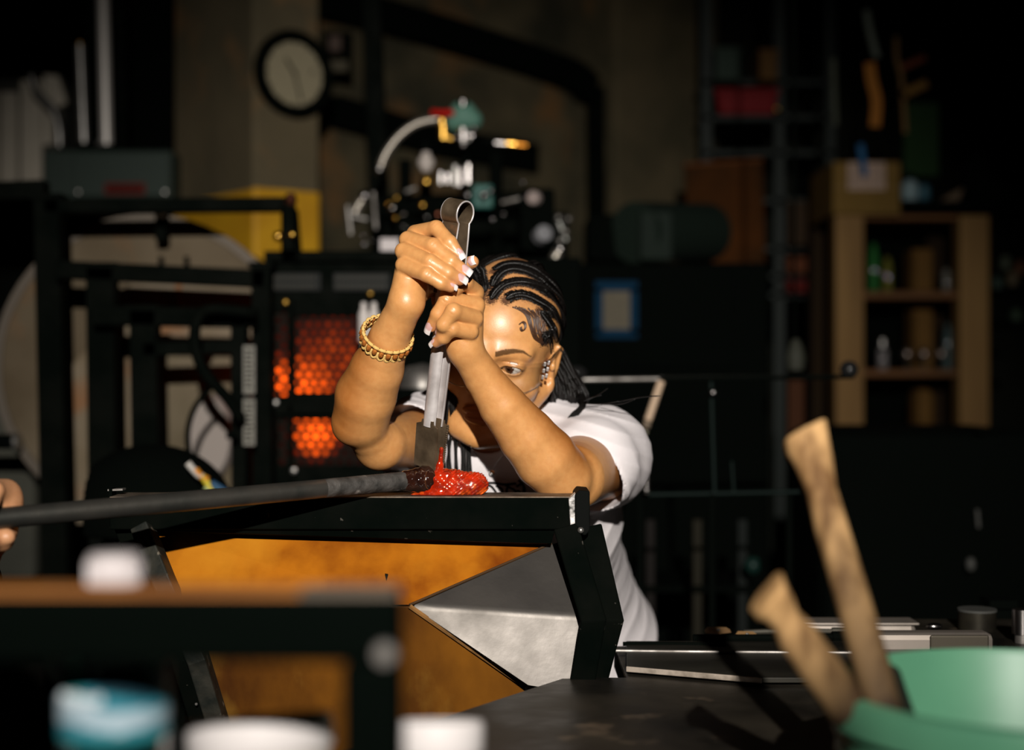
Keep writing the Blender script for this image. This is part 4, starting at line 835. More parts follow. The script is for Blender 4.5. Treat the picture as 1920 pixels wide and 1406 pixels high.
for px, lb in ((1701,'leftmost round glass goblet with a bright glint on the middle shelf'),(1732,'middle round glass goblet with a bright glint on the shelf'),(1765,'rightmost round glass goblet with a bright glint on the shelf')):
    t = T('glass_goblet', lb, 'glass', px, 693, D+.06, 'glass goblets on the middle shelf')
    MB().lathe(V(px,693,D+.06), [(.018,0),(.018,.003),(.004,.006),(.004,.024)], 14).build('stem', mat('dim_glass', (.04,.05,.045), .05, coat=1), t, smooth='auto')
    MB().ball(V(px,664,D+.06), .0165, 10).build('bowl', mat('goblet_glass', (.42,.34,.30), .32, .9), t, smooth=True); MB().lathe(V(px,657,D+.06), [(.013,0),(.014,.008),(.012,.008)], 14).build('rim', M_chrome, t, smooth='auto')
# shelves and red bin behind, ladder
t = thing('steel_rack', 'dark green steel rack on the back wall, left of the pine shelf', 'rack', V(1400,703,6.0)*[1,1,0])
gs = mat('dark_green_steel', (.007,.013,.010), .6, spec=.3)
for x in (1325,1462,1558): MB().box([V(x,0,6.0)[0]-.02,6.0,0], [V(x,0,6.0)[0]+.02,6.05,2.9]).build('upright', gs, t)
for y in (150,216,282,372,462,513,549): MB().pbox(1320,y,1565,y+9,6.0,.45).build('rack_shelf', gs, t)
t = T('red_bin', 'dark red bin on the upper rack shelf', 'bin', 1400, 215, 5.98); MB().hexa([V(1348,215,5.98), V(1452,215,5.98), V(1452,215,6.2), V(1348,215,6.2), V(1342,172,5.98), V(1460,166,5.98), V(1460,166,6.2), V(1342,172,6.2)]).build('bin', mat('dark_red', (.16,.004,.006), .6), t, bevel=.01)
MB().pbox(1340,166,1462,173,5.96,.24).build('rim', mat('dark_red', (.16,.004,.006), .6), t); MB().ball(V(1457,205,5.95), .012, 6).build('clip', brass, t, smooth=True)
for i, (x0,y0,x1,y1,c_,lb) in enumerate(((1342,92,1390,150,(.03,.045,.035),'dim green carton at the left of the top rack shelf'),(1425,95,1458,150,(.10,.05,.015),'dim brown tin on the top rack shelf'),(1478,485,1556,512,(.10,.03,.012),'dark rust-red slab on the lower rack'),(1478,528,1552,548,(.09,.008,.006),'thin dark red slab under the rust one'),(1480,380,1550,460,(.035,.02,.01),'dark brown crate on the middle rack'))):
    t = T('stored_box', lb, 'box', (x0+x1)/2, y1, 5.9); MB().pbox(x0,y0,x1,y1,5.9,.2).build('box', mat('stored%d' % i, c_, .8), t, bevel=.006); MB().pbox(x0-2,y0-3,x1+2,y0+5,5.89,.22).build('lid', mat('stored%d' % i, c_, .8), t)
t = T('rust_panel', 'rust-brown steel sheet leaning against the rack', 'sheet', 1350, 700, 5.6)
MB().prism([V(1283,306,5.6), V(1430,296,5.7), V(1440,700,5.6), V(1300,700,5.5)], (0,.02,0)).build('sheet', mat('rusty_sheet', (.075,.024,.005), .85, c2=(.025,.012,.004), scale=3, spec=.1), t); MB().prism([V(1283,306,5.59), V(1430,296,5.69), V(1430,302,5.69), V(1283,312,5.59)], (0,.03,0)).build('edge', mat('rust_edge', (.12,.04,.012), .8), t)
# ladder-like tool racks and hanging things at the ceiling
for i, (pts, c_, lb, w_) in enumerate((
    (((1624,20),(1630,55),(1640,95),(1645,108)), (.10,.115,.095), 'grey ribbon hanging from the ceiling above the orange one', 12),
    (((1630,118),(1634,150),(1643,190),(1640,238)), (.30,.115,.02), 'orange ribbon hanging above the cardboard box', 20),
    (((1562,110),(1563,160),(1566,235)), (.05,.055,.04), 'thin dim green strap hanging left of the orange ribbon', 10),
    (((1680,70),(1681,110),(1690,150),(1697,250)), (.14,.08,.03), 'narrow brown strap hanging right of the orange ribbon', 8),
    (((1690,128),(1712,118),(1735,108)), (.12,.03,.012), 'short dull red bar sticking out high at right', 12),
    (((1690,178),(1712,168),(1738,156)), (.16,.085,.02), 'short dull yellow bar under the red one high at right', 16))):
    t = T('hanging_strap' if i < 4 else 'wall_bar', lb, 'strap' if i < 4 else 'bar', *pts[-1], 5.2); MB().bar(curve([V(x,y,5.2) for x, y in pts]), w_*5.2/F, .01).build('strap', mat('strapc%d' % i, c_, .8), t); MB().bar([V(*pts[0],5.2)-np.array([0,0,.01]), np.array([V(*pts[0],5.2)[0],5.2,3.6 if i < 4 else V(*pts[0],5.2)[2]+.03])], .006, .006).build('hook', dull, t)
t = T('dark_banner', 'very dark green cloth hanging high beside the brown strap', 'cloth', 1720, 330, 5.35); MB().pbox(1695,190,1760,330,5.35,.03).build('cloth', mat('dark_green_cloth', (.012,.030,.010), .95), t)
MB().pbox(1690,186,1765,192,5.34,.05).build('rod', dull, t)
# black panel with taped notice, barrel-shaped dark machine above
t = thing('black_cabinet', 'large black cabinet carrying the taped paper notice', 'cabinet', V(1230,703,4.3)*[1,1,0]); MB().box(V(1082,492,4.3), V(1385,1010,4.9)*[1,1,0]).build('body', dull, t, bevel=.02); MB().pbox(1150,500,1375,690,4.285,.015).build('door', dull, t, bevel=.004)
t = T('green_tank', 'dark green rounded tank on top of the black cabinet', 'tank', 1230, 490, 4.45)
MB().tube([V(1190,436,4.45), V(1325,436,4.75)], .092, 24).build('tank', mat('dark_green_tank', (.007,.013,.009), .8), t, smooth='auto'); MB().pbox(1200,395,1262,488,4.40,.06).build('panel', mat('tank_panel', (.010,.016,.012), .8), t, bevel=.01); MB().pbox(1100,400,1195,490,4.5,.2).build('block', dull, t, bevel=.02)
t = T('notice', 'paper notice framed with blue tape on the black cabinet', 'notice', 1155, 632, 4.28)
MB().pbox(1128,542,1184,620,4.278,.002).build('paper', mat('notice_paper', (.13,.112,.08), .8, c2=(.11,.095,.068), scale=60), t)
for x0,y0,x1,y1 in ((1116,527,1196,546),(1117,617,1196,634),(1116,540,1131,625),(1181,540,1196,625)): MB().pbox(x0,y0,x1,y1,4.276,.002).build('tape', mat('blue_tape', (.002,.022,.050), .9), t, label='blue tape strip')
for k in range(12): MB().pbox(1134,552+k*5.2,1178-(k*7)%14,553.6+k*5.2,4.2775,.0006).build('text_line', mat('faint_ink', (.09,.08,.06), .8), t)
# rail with knobs and legs (pipe rack)
D = 2.9; rail = thing('pipe_rack', 'thin steel rail with black end knobs and upright legs behind the woman', 'rack', V(1340,703,D)*[1,1,0])
cyl(1090,712,1600,706,4.2,D,'rail',steel,rail)
MB().tube([V(1236,711,D-.01), V(1600,706,D-.01)], .0046, 10).build('sleeve', dull, rail, smooth='auto')
MB().ball(V(1080,700,D), .020, 10, (1.1,1,.8)).build('end_knob', mat('gloss_black', (.012,.012,.012), .15, coat=.5), rail, smooth=True); MB().ball(V(1592,693,D), .018, 10).build('end_knob', _M['gloss_black'], rail, smooth=True)
cyl(1333,706,1340,930,4,D,'upright',mat('dark_teal_steel',(.003,.008,.0065),.6,.2),rail); cyl(1243,706,1238,716,5,D,'clamp',steel,rail); MB().ball(V(1337,736,D-.02), .0075, 8).build('clamp_bolt', chromed, rail, smooth=True)
cyl(1195,928,1500,922,4,D,'lower_rail',_M['dark_teal_steel'],rail); cyl(1372,864,1376,925,3,D,'upright',_M['dark_teal_steel'],rail)
for x in (1200,1335,1480): MB().tube([V(x,925,D), V(x,925,D)*[1,1,0]+np.array([0,0,.002])], .007, 8).build('leg', dull, rail, smooth='auto')
t = T('wooden_stick', 'pale wooden stick hanging slanted from the thin rail', 'stick', 1212, 795, D); cyl(1240,714,1215,788,7.5,D-.02,'shaft',mat('pale_wood',(.50,.36,.25),.5),t); cyl(1215,788,1211,802,7.5,D-.02,'tip',mat('dull_pale_wood',(.16,.12,.085),.6),t)
t = T('ribbed_post', 'ribbed steel post standing on its bent bracket behind the sleeve', 'post', 1213, 925, D-.05)
for k in range(6): MB().ball(V(1212,868+k*10,D-.05), .0085, 8, (1,1,.72)).build('rib', chromed, t, smooth=True)
cyl(1188,862,1208,860,4.5,D-.05,'bracket',chromed,t); cyl(1209,860,1213,925,4.5,D-.05,'core',steel,t); MB().ball(V(1209,837,D-.05), .0085, 8).build('ball', chromed, t, smooth=True); cyl(1186,802,1214,812,4,D-.02,'arm',mat('dim_steel2',(.2,.18,.13),.4,.6),t)
t = T('steel_stub', 'dim grey hanging cup above the tall wooden stick', 'cup', 1490, 690, 3.6); MB().lathe(V(1492,694,3.6), [(.020,0),(.024,.03),(.018,.055),(.008,.075),(.001,.076)], 16).build('cup', mat('dim_grey', (.030,.031,.023), .6), t, smooth='auto'); MB().tube([V(1490,660,3.6), np.array([V(1486,0,3.6)[0],3.6,3.6])], .004, 8).build('cord', dull, t)
t = T('brown_board', 'narrow brown board standing behind the rail', 'board', 1495, 800, 4.6); MB().box(V(1478,712,4.6), V(1504,960,4.63)*[1,1,0]).build('board', mat('brown_board', (.045,.015,.005), .8), t); MB().pbox(1478,705,1504,712,4.59,.05).build('cap', dull, t)
# lower rail posts, bins in dark
t = thing('welding_cart', 'dark cart with thin uprights low behind the rail', 'cart', V(1330,1000,3.6)*[1,1,0])
for x, c_ in ((1218,(.006,.004,.003)),(1306,(.011,.009,.004)),(1390,(.004,.006,.005))): MB().box(V(x-6,975,3.6), V(x+7,1300,3.63)*[1,1,0]).build('upright', mat('cartc%d' % x, c_, .7), t)
MB().pbox(1200,1100,1420,1110,3.58,.3).build('tray', dull, t); MB().ball(V(1412,1060,3.5), .022, 8).build('lamp', mat('teal_dim', (.006,.020,.016), .4), t, smooth=True)
# dark machine at right (rounded shoulder)
t = thing('oven', 'black rounded kiln body standing at the right below the pine shelf', 'kiln', V(1690,1000,3.4)*[1,1,0])
MB().box(V(1542,808,3.4), V(1838,1330,3.9)*[1,1,0]).build('body', dull, t, bevel=.05); MB().pbox(1848,960,1920,985,3.5,.1).build('side_shelf', mat('dim_green', (.02,.03,.02), .6), t); cyl(1832,955,1835,990,3.5,3.38,'latch',mat('dim_gauge', (.06,.06,.055), .5),t); MB().ball(V(1820,1058,3.36), .011, 8, (1,1,1.5)).build('gauge', mat('dim_gauge', (.06,.06,.055), .5), t, smooth=True); MB().lathe(V(1838,812,3.4), [(.012,0),(.012,.01),(.001,.012)], 10).build('cap', dull, t)
t = T('stacked_jars', 'dim stack of jars on a dark shelf beyond the pine unit', 'jars', 1890, 560, 5.5)
for x, y, c_ in ((1885,490,(.05,.06,.04)),(1898,520,(.09,.07,.04)),(1905,590,(.03,.05,.03)),(1870,530,(.03,.05,.04)),(1912,500,(.08,.03,.012))): MB().lathe(V(x,y,5.5), [(.02,-.03),(.022,0),(.015,.02),(.001,.022)], 12).build('jar', mat('sj%d' % x, c_, .5), t, smooth='auto')
MB().pbox(1862,600,1960,610,5.48,.3).build('shelf', dull, t); MB().pbox(1862,540,1960,546,5.48,.3).build('shelf', dull, t)
# ---------------------------------------------------------------- the bench
bench = thing('glassblowing_bench', 'black steel glassblowing bench faced with an orange board and dented metal sheet', 'bench', V(690,703,1.9)*[1,1,0])
bk = mat('bench_black', (.0012,.0022,.0016), .8, 0, c2=(.0026,.0032,.0024), scale=18, rough2=.7, c3=(.10,.09,.075), s3=70, t3=(.68,.76), bump=.12, bscale=60, spec=.01)
worn = mat('bench_worn_edge', (.20,.155,.115), .5, .5, c2=(.07,.055,.042), scale=30, bump=.2)
MB().pbox(205,934,1077,993,1.80,.05).build('top_beam', bk, bench, bevel=.002)
MB().box(V(205,933.9,1.80), V(1077,931,1.80)+np.array([0,.066,0])).build('top_plate', worn, bench, bevel=.0008)
MB().box(V(205,958,1.95), V(1100,990,1.95)+np.array([0,.035,0])).build('back_beam', bk, bench, bevel=.002)
for x0, x1 in ((205,228),(1082,1100)): MB().box(V(x0,965,1.85), V(x1,990,1.85)+np.array([0,.12,0])).build('side_beam', bk, bench, bevel=.002)
MB().prism([V(1078,928,1.785), V(1085,919,1.785), V(1106,921,1.785), V(1106,995,1.785), V(1098,1004,1.785), V(1079,1000,1.785)], (0,.07,0)).build('end_plate', mat('end_black', (.0025,.003,.0025), .75, spec=.05), bench, bevel=.0015)
MB().prism([V(1066,936,1.792), V(1079,924,1.792), V(1079,990,1.792), V(1070,994,1.792)], (0,.02,0)).build('scuffed_corner', mat('scuffed', (.55,.52,.50), .5, .3, c2=(.05,.05,.045), scale=60, lo=.45, hi=.6, bump=.3), bench, bevel=.001)
MB().pbox(204,916,210,933,1.82,.02).build('bracket', bk, bench); MB().bar([V(205,918,1.83), V(233,917,1.83)], .0022, .016).build('hook', steel, bench)
# strip under the beam
MB().prism([V(240,993,1.808), V(1040,993,1.808), V(1034,1019,1.815), V(290,997,1.815)], (0,.012,0)).build('under_strip', bk, bench)
board = mat('orange_board', (.40,.125,.006), .5, c2=(.15,.030,.002), scale=11, detail=10, c3=(.50,.19,.012), s3=7, t3=(.52,.72), stretch=(1,1,.45), bump=.08, bscale=80, spec=.12, lo=.42, hi=.66)
boardl = mat('orange_board_shaded', (.19,.070,.007), .55, c2=(.060,.020,.004), scale=10, detail=8, c3=(.26,.13,.02), s3=9, t3=(.55,.75), stretch=(1,1,.35), bump=.08, bscale=80, spec=.1, lo=.35, hi=.65)  # shaded copy of the board colour for the dimmer lower face
dy = np.array([0,.012,0])
MB().prism([V(283,995,1.843), V(1032,1020,1.843), V(770,1134,1.766), V(345,1134,1.766)], dy).build('upper_board', board, bench, bevel=.0012)
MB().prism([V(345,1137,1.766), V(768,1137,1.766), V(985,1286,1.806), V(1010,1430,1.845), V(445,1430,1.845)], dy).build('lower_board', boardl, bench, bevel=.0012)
MB().tube([V(1034,1019,1.839), V(768,1134,1.763)], .0016, 6).build('board_edge', mat('burnt_edge', (.05,.025,.010), .7), bench); MB().tube([V(768,1136,1.763), V(985,1287,1.800)], .0030, 6).build('board_edge', mat('rusty_rim', (.24,.115,.035), .7, c2=(.12,.06,.02), scale=60), bench)
msh = mat('dented_sheet', (.120,.109,.100), .36, .85, c2=(.085,.077,.069), scale=12, detail=6, rough2=.52, bump=.05, bscale=60)
A_, B_, C_, D_ = V(1034,1021,1.838), V(772,1136,1.768), V(990,1284,1.762), V(1095,1157,1.780)
def onplane(px, py, p0, p1, p2):
    n_ = np.cross(p1-p0, p2-p0); o_ = np.array([0,0,CZ]); r_ = V(px,py,1.0)-o_; return o_+r_*((p0-o_)@n_)/(r_@n_)
E_, F_ = onplane(1100,1000,A_,B_,D_), onplane(1085,1300,B_,C_,D_)
b = MB(); rings = []
for t_ in (-1,-.6,-.3,-.12,-.06,-.02,.02,.06,.12,.3,.6,1):   # sheet folded along one line
    def pt(edge0, mid, edge1, t_):
        p = edge0*(max(-t_, 0))+edge1*(max(t_, 0))+mid*(1-abs(t_)); return p
    q0 = pt(A_, B_, C_, t_); q1 = pt(E_, D_, F_, t_); s_ = max(0, 1-abs(t_)*5)
    rings.append([q0+(q1-q0)*k/8 for k in range(9)])
b.loft(rings, caps=False, closed=False); n0 = len(b.v); o_ = b.build('dented_sheet', msh, bench, smooth=True); so = o_.modifiers.new('solid', 'SOLIDIFY'); so.thickness = .0015; es_ = o_.modifiers.new('split', 'EDGE_SPLIT'); es_.split_angle = .6
# hexagonal end frame on the right, straight slanting leg on the left
for dd, ox, nm in ((1.80,0,'end_frame'),(1.835,44,'end_frame')):
    MB().bar([V(1062+ox,992,dd), V(1112+ox*.75,1162,dd-.045), V(1088+ox*.5,1290,dd-.02), V(1040+ox*.5,1600,dd+.02), np.array([V(960,0,dd)[0]-.0,dd+.04,0])], .030, .03).build(nm, bk, bench, bevel=.002)
MB().tube([V(1081,992,1.788), V(1131,1162,1.742), V(1107,1290,1.766)], .0011, 6).build('frame_edge_glint', mat('bright_edge', (.30,.28,.25), .5, .3, c2=(.03,.03,.03), scale=90), bench)  # bright tube imitates the highlight along the frame edge
for dd, ox in ((1.80,0),(1.84,-30)): MB().bar([V(268+ox,990,dd), V(306+ox,1085,dd-.03), V(372+ox,1235,dd-.03), V(414+ox,1372,dd), np.array([V(560,0,dd)[0]-.02,dd+.05,0])], .022, .03).build('slanting_leg', mat('scratched_black', (.035,.033,.026), .5, .2, c2=(.012,.014,.012), scale=40, c3=(.20,.17,.13), s3=60, t3=(.62,.70), bump=.3, bscale=80) if ox == 0 else bk, bench, bevel=.002)
MB().ball(V(583,998,1.812), .0022, 5).build('bolt', galv, bench); MB().ball(V(1089,994,1.780), .004, 6).build('weld_bead', galv, bench, smooth=True)
MB().prism([V(722,1075,1.795), V(728,1076,1.795), V(725,1087,1.79)], (0,-.003,0)).build('char_mark', dull, bench)
for xy in ((368,1320),): MB().ball(V(*xy,1.80), .002, 5).build('rivet', galv, bench)
# ---------------------------------------------------------------- blowpipe, gather and red glass
pa, pb = V(-160,986,1.50), V(768,901,1.818); pd = nrm(pb-pa); rod = thing('blowpipe', 'long grey steel blowpipe lying across the bench with scorched tip', 'blowpipe', (pa+pb)/2)
rodm = mat('pipe_steel', (.10,.092,.080), .34, .75, c2=(.045,.045,.040), scale=20, rough2=.5, bump=.1)
MB().tube([pa-pd*.4, pa+(pb-pa)*.5, pa+(pb-pa)*.80], .0112, 24).build('shaft', rodm, rod, smooth='auto')
MB().tube([pa+(pb-pa)*.798, pb-pd*.020, pb, pb+pd*.006], [.0113,.0115,.0118,.0100], 24).build('tip', mat('scorched', (.09,.082,.075), .6, .3, c2=(.025,.024,.022), scale=45, c3=(.42,.38,.35), s3=40, t3=(.60,.72), bump=.5, bscale=120), rod, smooth='auto')
gl_ = thing('glass_gather', 'dark maroon glass gather stuck on the blowpipe tip', 'glass', V(793,902,1.825))
v_, f_ = sdf_mesh([('u', rc(pb-pd*.004, V(797,901,1.825), .0128, .0165), 0), ('u', el(V(800,897,1.825),(.0180,.016,.0155)), .006), ('d', ((lambda P: .0004*np.sin(P[...,0]*700)*np.sin(P[...,2]*500)), V(793,900,1.825), .04), 0)], .0009, V(745,935,1.825)-np.array([0,.03,0]), V(835,865,1.825)+np.array([0,.03,0]))
mesh_obj('gather', v_, f_, mat('maroon_glass', (.012,.004,.003), .06, coat=1, c2=(.030,.009,.005), scale=60, spec=.8), gl_)
MB().tube([V(803+6*math.cos(a),900+17*math.sin(a),1.807) for a in np.linspace(1.6,4.4,8)], .0008, 6).build('pull_ring', mat('maroon_light', (.06,.022,.010), .1, coat=1), gl_, smooth=True)
redm = mat('red_glass', (.50,.022,.003), .07, coat=1, c2=(.16,.006,.002), scale=55, c3=(.80,.13,.010), s3=45, t3=(.60,.74), spec=.8, bump=.04, bscale=260, emit=((1,.05,.004), .05))
rg = thing('red_glass_form', 'glossy red ribbed molten glass being shaped on the bench top', 'glass', V(860,930,1.83))
rib = (lambda P: .00055*np.sin((P[...,0]*.75-P[...,2]*1.0)*1500)*np.clip((P[...,0]-V(836,0,1.83)[0])/.012, 0, 1), V(870,908,1.83), .06)
lum = (lambda P: .0010*np.sin(P[...,0]*430+1)*np.sin(P[...,2]*520)*np.sin(P[...,1]*400), V(860,908,1.83), .06)
zb = V(0,930.5,1.80)[2]
red = [('u', rc(V(822,905,1.825), V(850,903,1.828), .0155, .0135), 0), ('u', rc(V(850,903,1.83), V(892,908,1.83), .0135, .0150), .008), ('u', el(V(876,912,1.828),(.022,.014,.012)), .008), ('u', rc(V(800,922,1.822), V(842,922,1.822), .006, .009), .012), ('u', rc(V(770,930,1.822), V(802,924,1.822), .002, .0065), .01),
       ('u', rc(V(818,893,1.823), V(825,872,1.822), .0070, .0034), .010), ('u', rc(V(825,872,1.822), V(828,842,1.820), .0032, .0024), .004), ('u', el(V(862,892,1.815),(.006,.004,.004)), .004), ('u', el(V(838,890,1.815),(.005,.004,.004)), .004), ('d', rib, 0), ('d', lum, 0), ('s', ((lambda P: P[...,2]-zb), V(850,900,1.83), .2), 0)]
v_, f_ = sdf_mesh(red, .0009, V(760,940,1.825)-np.array([0,.035,0]), V(918,825,1.825)+np.array([0,.035,0]))
mesh_obj('ribbed_body', v_, f_, redm, rg)
for i, (x0,y0,x1,y1) in enumerate(((846,897,866,890),(852,902,880,893),(858,908,890,897),(864,914,898,903),(872,920,904,910),(882,925,906,918))): pass
# ---------------------------------------------------------------- tongs
top, bot = V(858,395,1.772), V(803,875,1.832); ax_ = nrm(bot-top); Wd = nrm(np.array([.77,-.64,0])); Wd = nrm(Wd-ax_*(Wd@ax_)); Nn = np.cross(ax_, Wd); Nn = -Nn if Nn[1] > 0 else Nn   # Nn points to the camera-left face
tg = thing('steel_tongs', 'large steel spring tongs with flat paddles held upright in both hands', 'tongs', (top+bot)/2)
tm = mat('tongs_steel', (.19,.135,.085), .38, .6, c2=(.075,.052,.032), scale=35, rough2=.45, c3=(.30,.16,.08), s3=25, t3=(.62,.75), bump=.08, bscale=200)
tl = mat('tongs_bright', (.72,.67,.66), .32, .4, c2=(.42,.38,.37), scale=30, rough2=.4)
Lt = np.linalg.norm(bot-top); hw = .0125
def strip(path, w0, th, name, m_, ws=None):
    rings = []
    for i, p in enumerate(path):
        t_ = nrm(path[min(i+1, len(path)-1)]-path[max(i-1, 0)]); n_ = np.cross(t_, Wd); w_ = w0 if ws is None else ws[i]
        rings.append([p-Wd*w_-n_*th/2, p+Wd*w_-n_*th/2, p+Wd*w_+n_*th/2, p-Wd*w_+n_*th/2])
    return MB().loft(rings).build(name, m_, tg, smooth='auto', bevel=.0006)
lp = []; r_l = .0148; R0 = top-ax_*(-.002)
for a in np.linspace(-.9, math.pi+.9, 30): lp.append(R0+(-ax_*math.sin(a)+Nn*math.cos(a))*r_l)
g0 = .0095; pa_ = [top+ax_*s_+Nn*(g0+.003*math.sin(s_/Lt*3)) for s_ in (.032,.06,.10)]; pb_ = [top+ax_*s_-Nn*(g0+.003*math.sin(s_/Lt*3)) for s_ in (.032,.06,.10)]
strip(curve([pa_[2], pa_[1], pa_[0]], 3)+lp+curve([pb_[0], pb_[1], pb_[2]], 3), hw, .0020, 'spring_loop', tm)
sp_ = curve([pa_[2], pa_[1], pa_[0]], 3)+lp+curve([pb_[0], pb_[1], pb_[2]], 3)
for sg in (1, -1): MB().tube([p+Wd*hw*sg for p in sp_], .0011, 6).build('strip_edge_glint', tl, tg, smooth=True)  # bright tubes imitate highlights along both edges of the strip
def arm(sg, name):   # half-round channel arm, narrower than the loop strip
    P_ = [top+ax_*s_+Nn*sg*(g0+.003*math.sin(s_/Lt*3)) for s_ in np.linspace(.085, Lt*.835, 14)]; rings = []
    for i, p in enumerate(P_):
        f_ = min(1, i/3); w_ = hw*(1-.26*f_); n_ = Nn*sg; dp = .0012+.0058*f_; out = []; inn = []
        for k in range(9):
            q = math.pi*(k/8); c_, s_ = math.cos(q), math.sin(q); out.append(p+Wd*w_*c_+n_*(dp*s_-dp+.0016)); inn.append(p+Wd*(w_-.0014)*c_+n_*((dp-.0014)*max(s_,0)-dp+.0014))
        rings.append(out+inn[::-1])
    MB().loft(rings).build(name, tl, tg, smooth='auto')
arm(1, 'front_arm'); arm(-1, 'back_arm')
def paddle(sg, name):
    s0, s1 = Lt*.81, Lt*1.0; c0_, c1_ = top+ax_*s0+Nn*sg*.0100, top+ax_*s1+Nn*sg*.0065; w_ = .0172; n_ = Nn*sg
    pts = [c0_-Wd*w_*.50, c0_-Wd*w_*.55+ax_*.004, c0_-Wd*w_+ax_*.007, c1_-Wd*w_, c1_+Wd*w_]
    k = 18
    for i in range(k): 
        f_ = 1-i/k; q_ = c0_+ax_*.007+(c1_-c0_-ax_*.007)*f_; pts += [q_+Wd*w_, q_+Wd*(w_-(.0018 if sg < 0 else .0))-ax_*.0018]
    pts += [c0_+Wd*w_+ax_*.007, c0_+Wd*w_*.55+ax_*.004, c0_+Wd*w_*.50]
    MB().prism([p-n_*.0012 for p in pts], n_*.0026).build(name, tm, tg)
paddle(1, 'front_paddle'); paddle(-1, 'serrated_paddle')
m = MB()
for i in range(20):
    q_ = top+ax_*(Lt*(.825+.0088*i))-Nn*.0080+Wd*.0168; MB().ball(q_, .0016, 4).build('tooth', tm, tg)
# ---------------------------------------------------------------- marver table and tools at the right
mt = thing('steel_marver_table', 'low stained steel table beside the bench, lower right', 'table', np.array([.45,1.85,0]))
slab = mat('stained_steel', (.030,.024,.016), .55, .15, c2=(.006,.0055,.0045), scale=9, detail=6, rough2=.38, c3=(.14,.10,.065), s3=12, t3=(.60,.72), bump=.15, bscale=50, spec=.4)
z1 = CZ-.359
MB().prism([(.062,1.775,z1), (-.0676,1.578,z1), (-.17,1.42,z1), (1.05,1.42,z1), (1.05,2.20,z1), (.40,2.20,z1), (.36,1.98,z1), (.135,1.98,z1), (.135,1.775,z1)], (0,0,-.03)).build('table_top', slab, mt, bevel=.003)
for x, y in ((-.10,1.48),(1.0,1.48),(1.0,2.15),(.45,2.15)): MB().box((x-.02,y-.02,0),(x+.02,y+.02,z1-.03)).build('leg', black, mt)
z2 = z1+.004
pl_ = thing('steel_plate', 'thin steel plate with a bright worn edge on the marver table', 'plate', (.3,1.85,z1)); MB().prism([(.1375,1.790,z2), (.288,1.722,z2), (.60,1.722,z2), (.60,1.96,z2), (.150,1.96,z2)], (0,0,.006)).build('plate', mat('plate_steel', (.035,.032,.025), .5, .3, c2=(.012,.011,.009), scale=12, stretch=(.3,1,1), rough2=.3, bump=.1), pl_, bevel=.0008)
MB().bar([(.1370,1.7885,z2+.003), (.288,1.7205,z2+.003)], .0030, .0065, (0,0,1)).build('bright_edge', mat('bright_worn', (.55,.46,.38), .4, .5, c2=(.22,.18,.14), scale=60), pl_, bevel=.0008)
zt = z2+.010
def rodt(name, label, cat, pts, r, m_, d_=None):
    t = thing(name, label, cat, pts[0]); MB().tube(curve([np.array(p, float) for p in pts], 4), r, 8).build('shaft', m_, t, smooth='auto'); MB().tube([np.array(pts[-1], float), np.array(pts[-1], float)+nrm(np.array(pts[-1])-np.array(pts[-2]))*.02], r*1.5, 8).build('grip', m_, t, smooth='auto'); return t
rodt('iron_rod', 'thin black iron rod poking past the t-shirt hem', 'rod', [V(1168,1207,1.935), V(1240,1207,1.935), V(1330,1208,1.93)], .0028, dull)
rodt('iron_rod', 'long bright-edged iron rod lying across the steel plate', 'rod', [V(1142,1220,1.88), V(1300,1222,1.875), V(1590,1224,1.87)], .0024, steel)
rodt('iron_rod', 'dark iron rod lying right behind the bright-edged rod', 'rod', [V(1300,1196,1.96), V(1420,1196,1.96), V(1560,1194,1.965)], .005, dull)
rodt('iron_rod', 'flat rusty-tipped iron tool behind the dark rod', 'rod', [V(1395,1186,2.03), V(1450,1184,2.03), V(1560,1184,2.03)], .004, mat('dark_rod', (.05,.045,.035), .5, .4))
for i, (x0,y0,x1,y1,lb,c_) in enumerate(((1322,1178,1372,1188,'small rust-brown iron chip among the rods',(.26,.15,.07)),(1380,1186,1422,1196,'small pale orange-edged iron chip among the rods',(.42,.24,.10)),(1510,1254,1522,1266,'tiny orange cork lying on the steel plate',(.50,.22,.06)))):
    dq = .351*F/(y1-703); t = T('iron_chip', lb, 'chip', (x0+x1)/2, y1, dq); MB().prism([V(x0,y1,dq), V((x0+x1)/2,y1+1,dq-.01), V(x1,y1-2,dq), V(x1-8,y0+3,dq+.01), V(x0+6,y0+2,dq+.01)], (0,.012,.002)).build('chip', mat('chipc%d' % i, c_, .6, .3), t, bevel=.001); MB().ball(V((x0+x1)/2,y0+3,dq), .0025, 4).build('speck', steel, t)
ss = mat('stainless', (.36,.31,.27), .38, .7, c2=(.24,.21,.18), scale=12, rough2=.5)
t = thing('steel_box', 'stainless steel box with a bright right corner behind the green bucket', 'box', V(1780,1231,1.9)); MB().box(V(1640,1188,1.9), V(1865,1231,1.9)+np.array([0,.035,0])).build('box', ss, t, bevel=.008); MB().box(V(1745,1191,1.895), V(1853,1229,1.9)).build('front_panel', mat('dark_stainless', (.07,.06,.045), .5, .5), t, bevel=.004)
t = thing('steel_tray', 'long stainless tray behind the two wooden sticks', 'tray', V(1600,1193,2.05)); MB().box(V(1490,1171,2.05), V(1720,1193,2.05)+np.array([0,.04,0])).build('tray', ss, t, bevel=.01); MB().box(V(1486,1168,2.045), V(1725,1173,2.045)+np.array([0,.05,0])).build('rim', ss, t, bevel=.002)
MB().ball(V(1752,1174,2.03), .007, 8, (1.6,1,.7)).build('knob', chromed, t, smooth=True)
t = thing('chrome_post', 'chrome post standing at the far right edge', 'post', V(1915,1207,2.0)); MB().tube([V(1916,1142,2.0), V(1916,1188,2.0)], .013, 16).build('sleeve', chromed, t, smooth='auto'); MB().tube([V(1917,1188,2.0), V(1917,1205,2.0)], .010, 16).build('post', steel, t, smooth='auto')
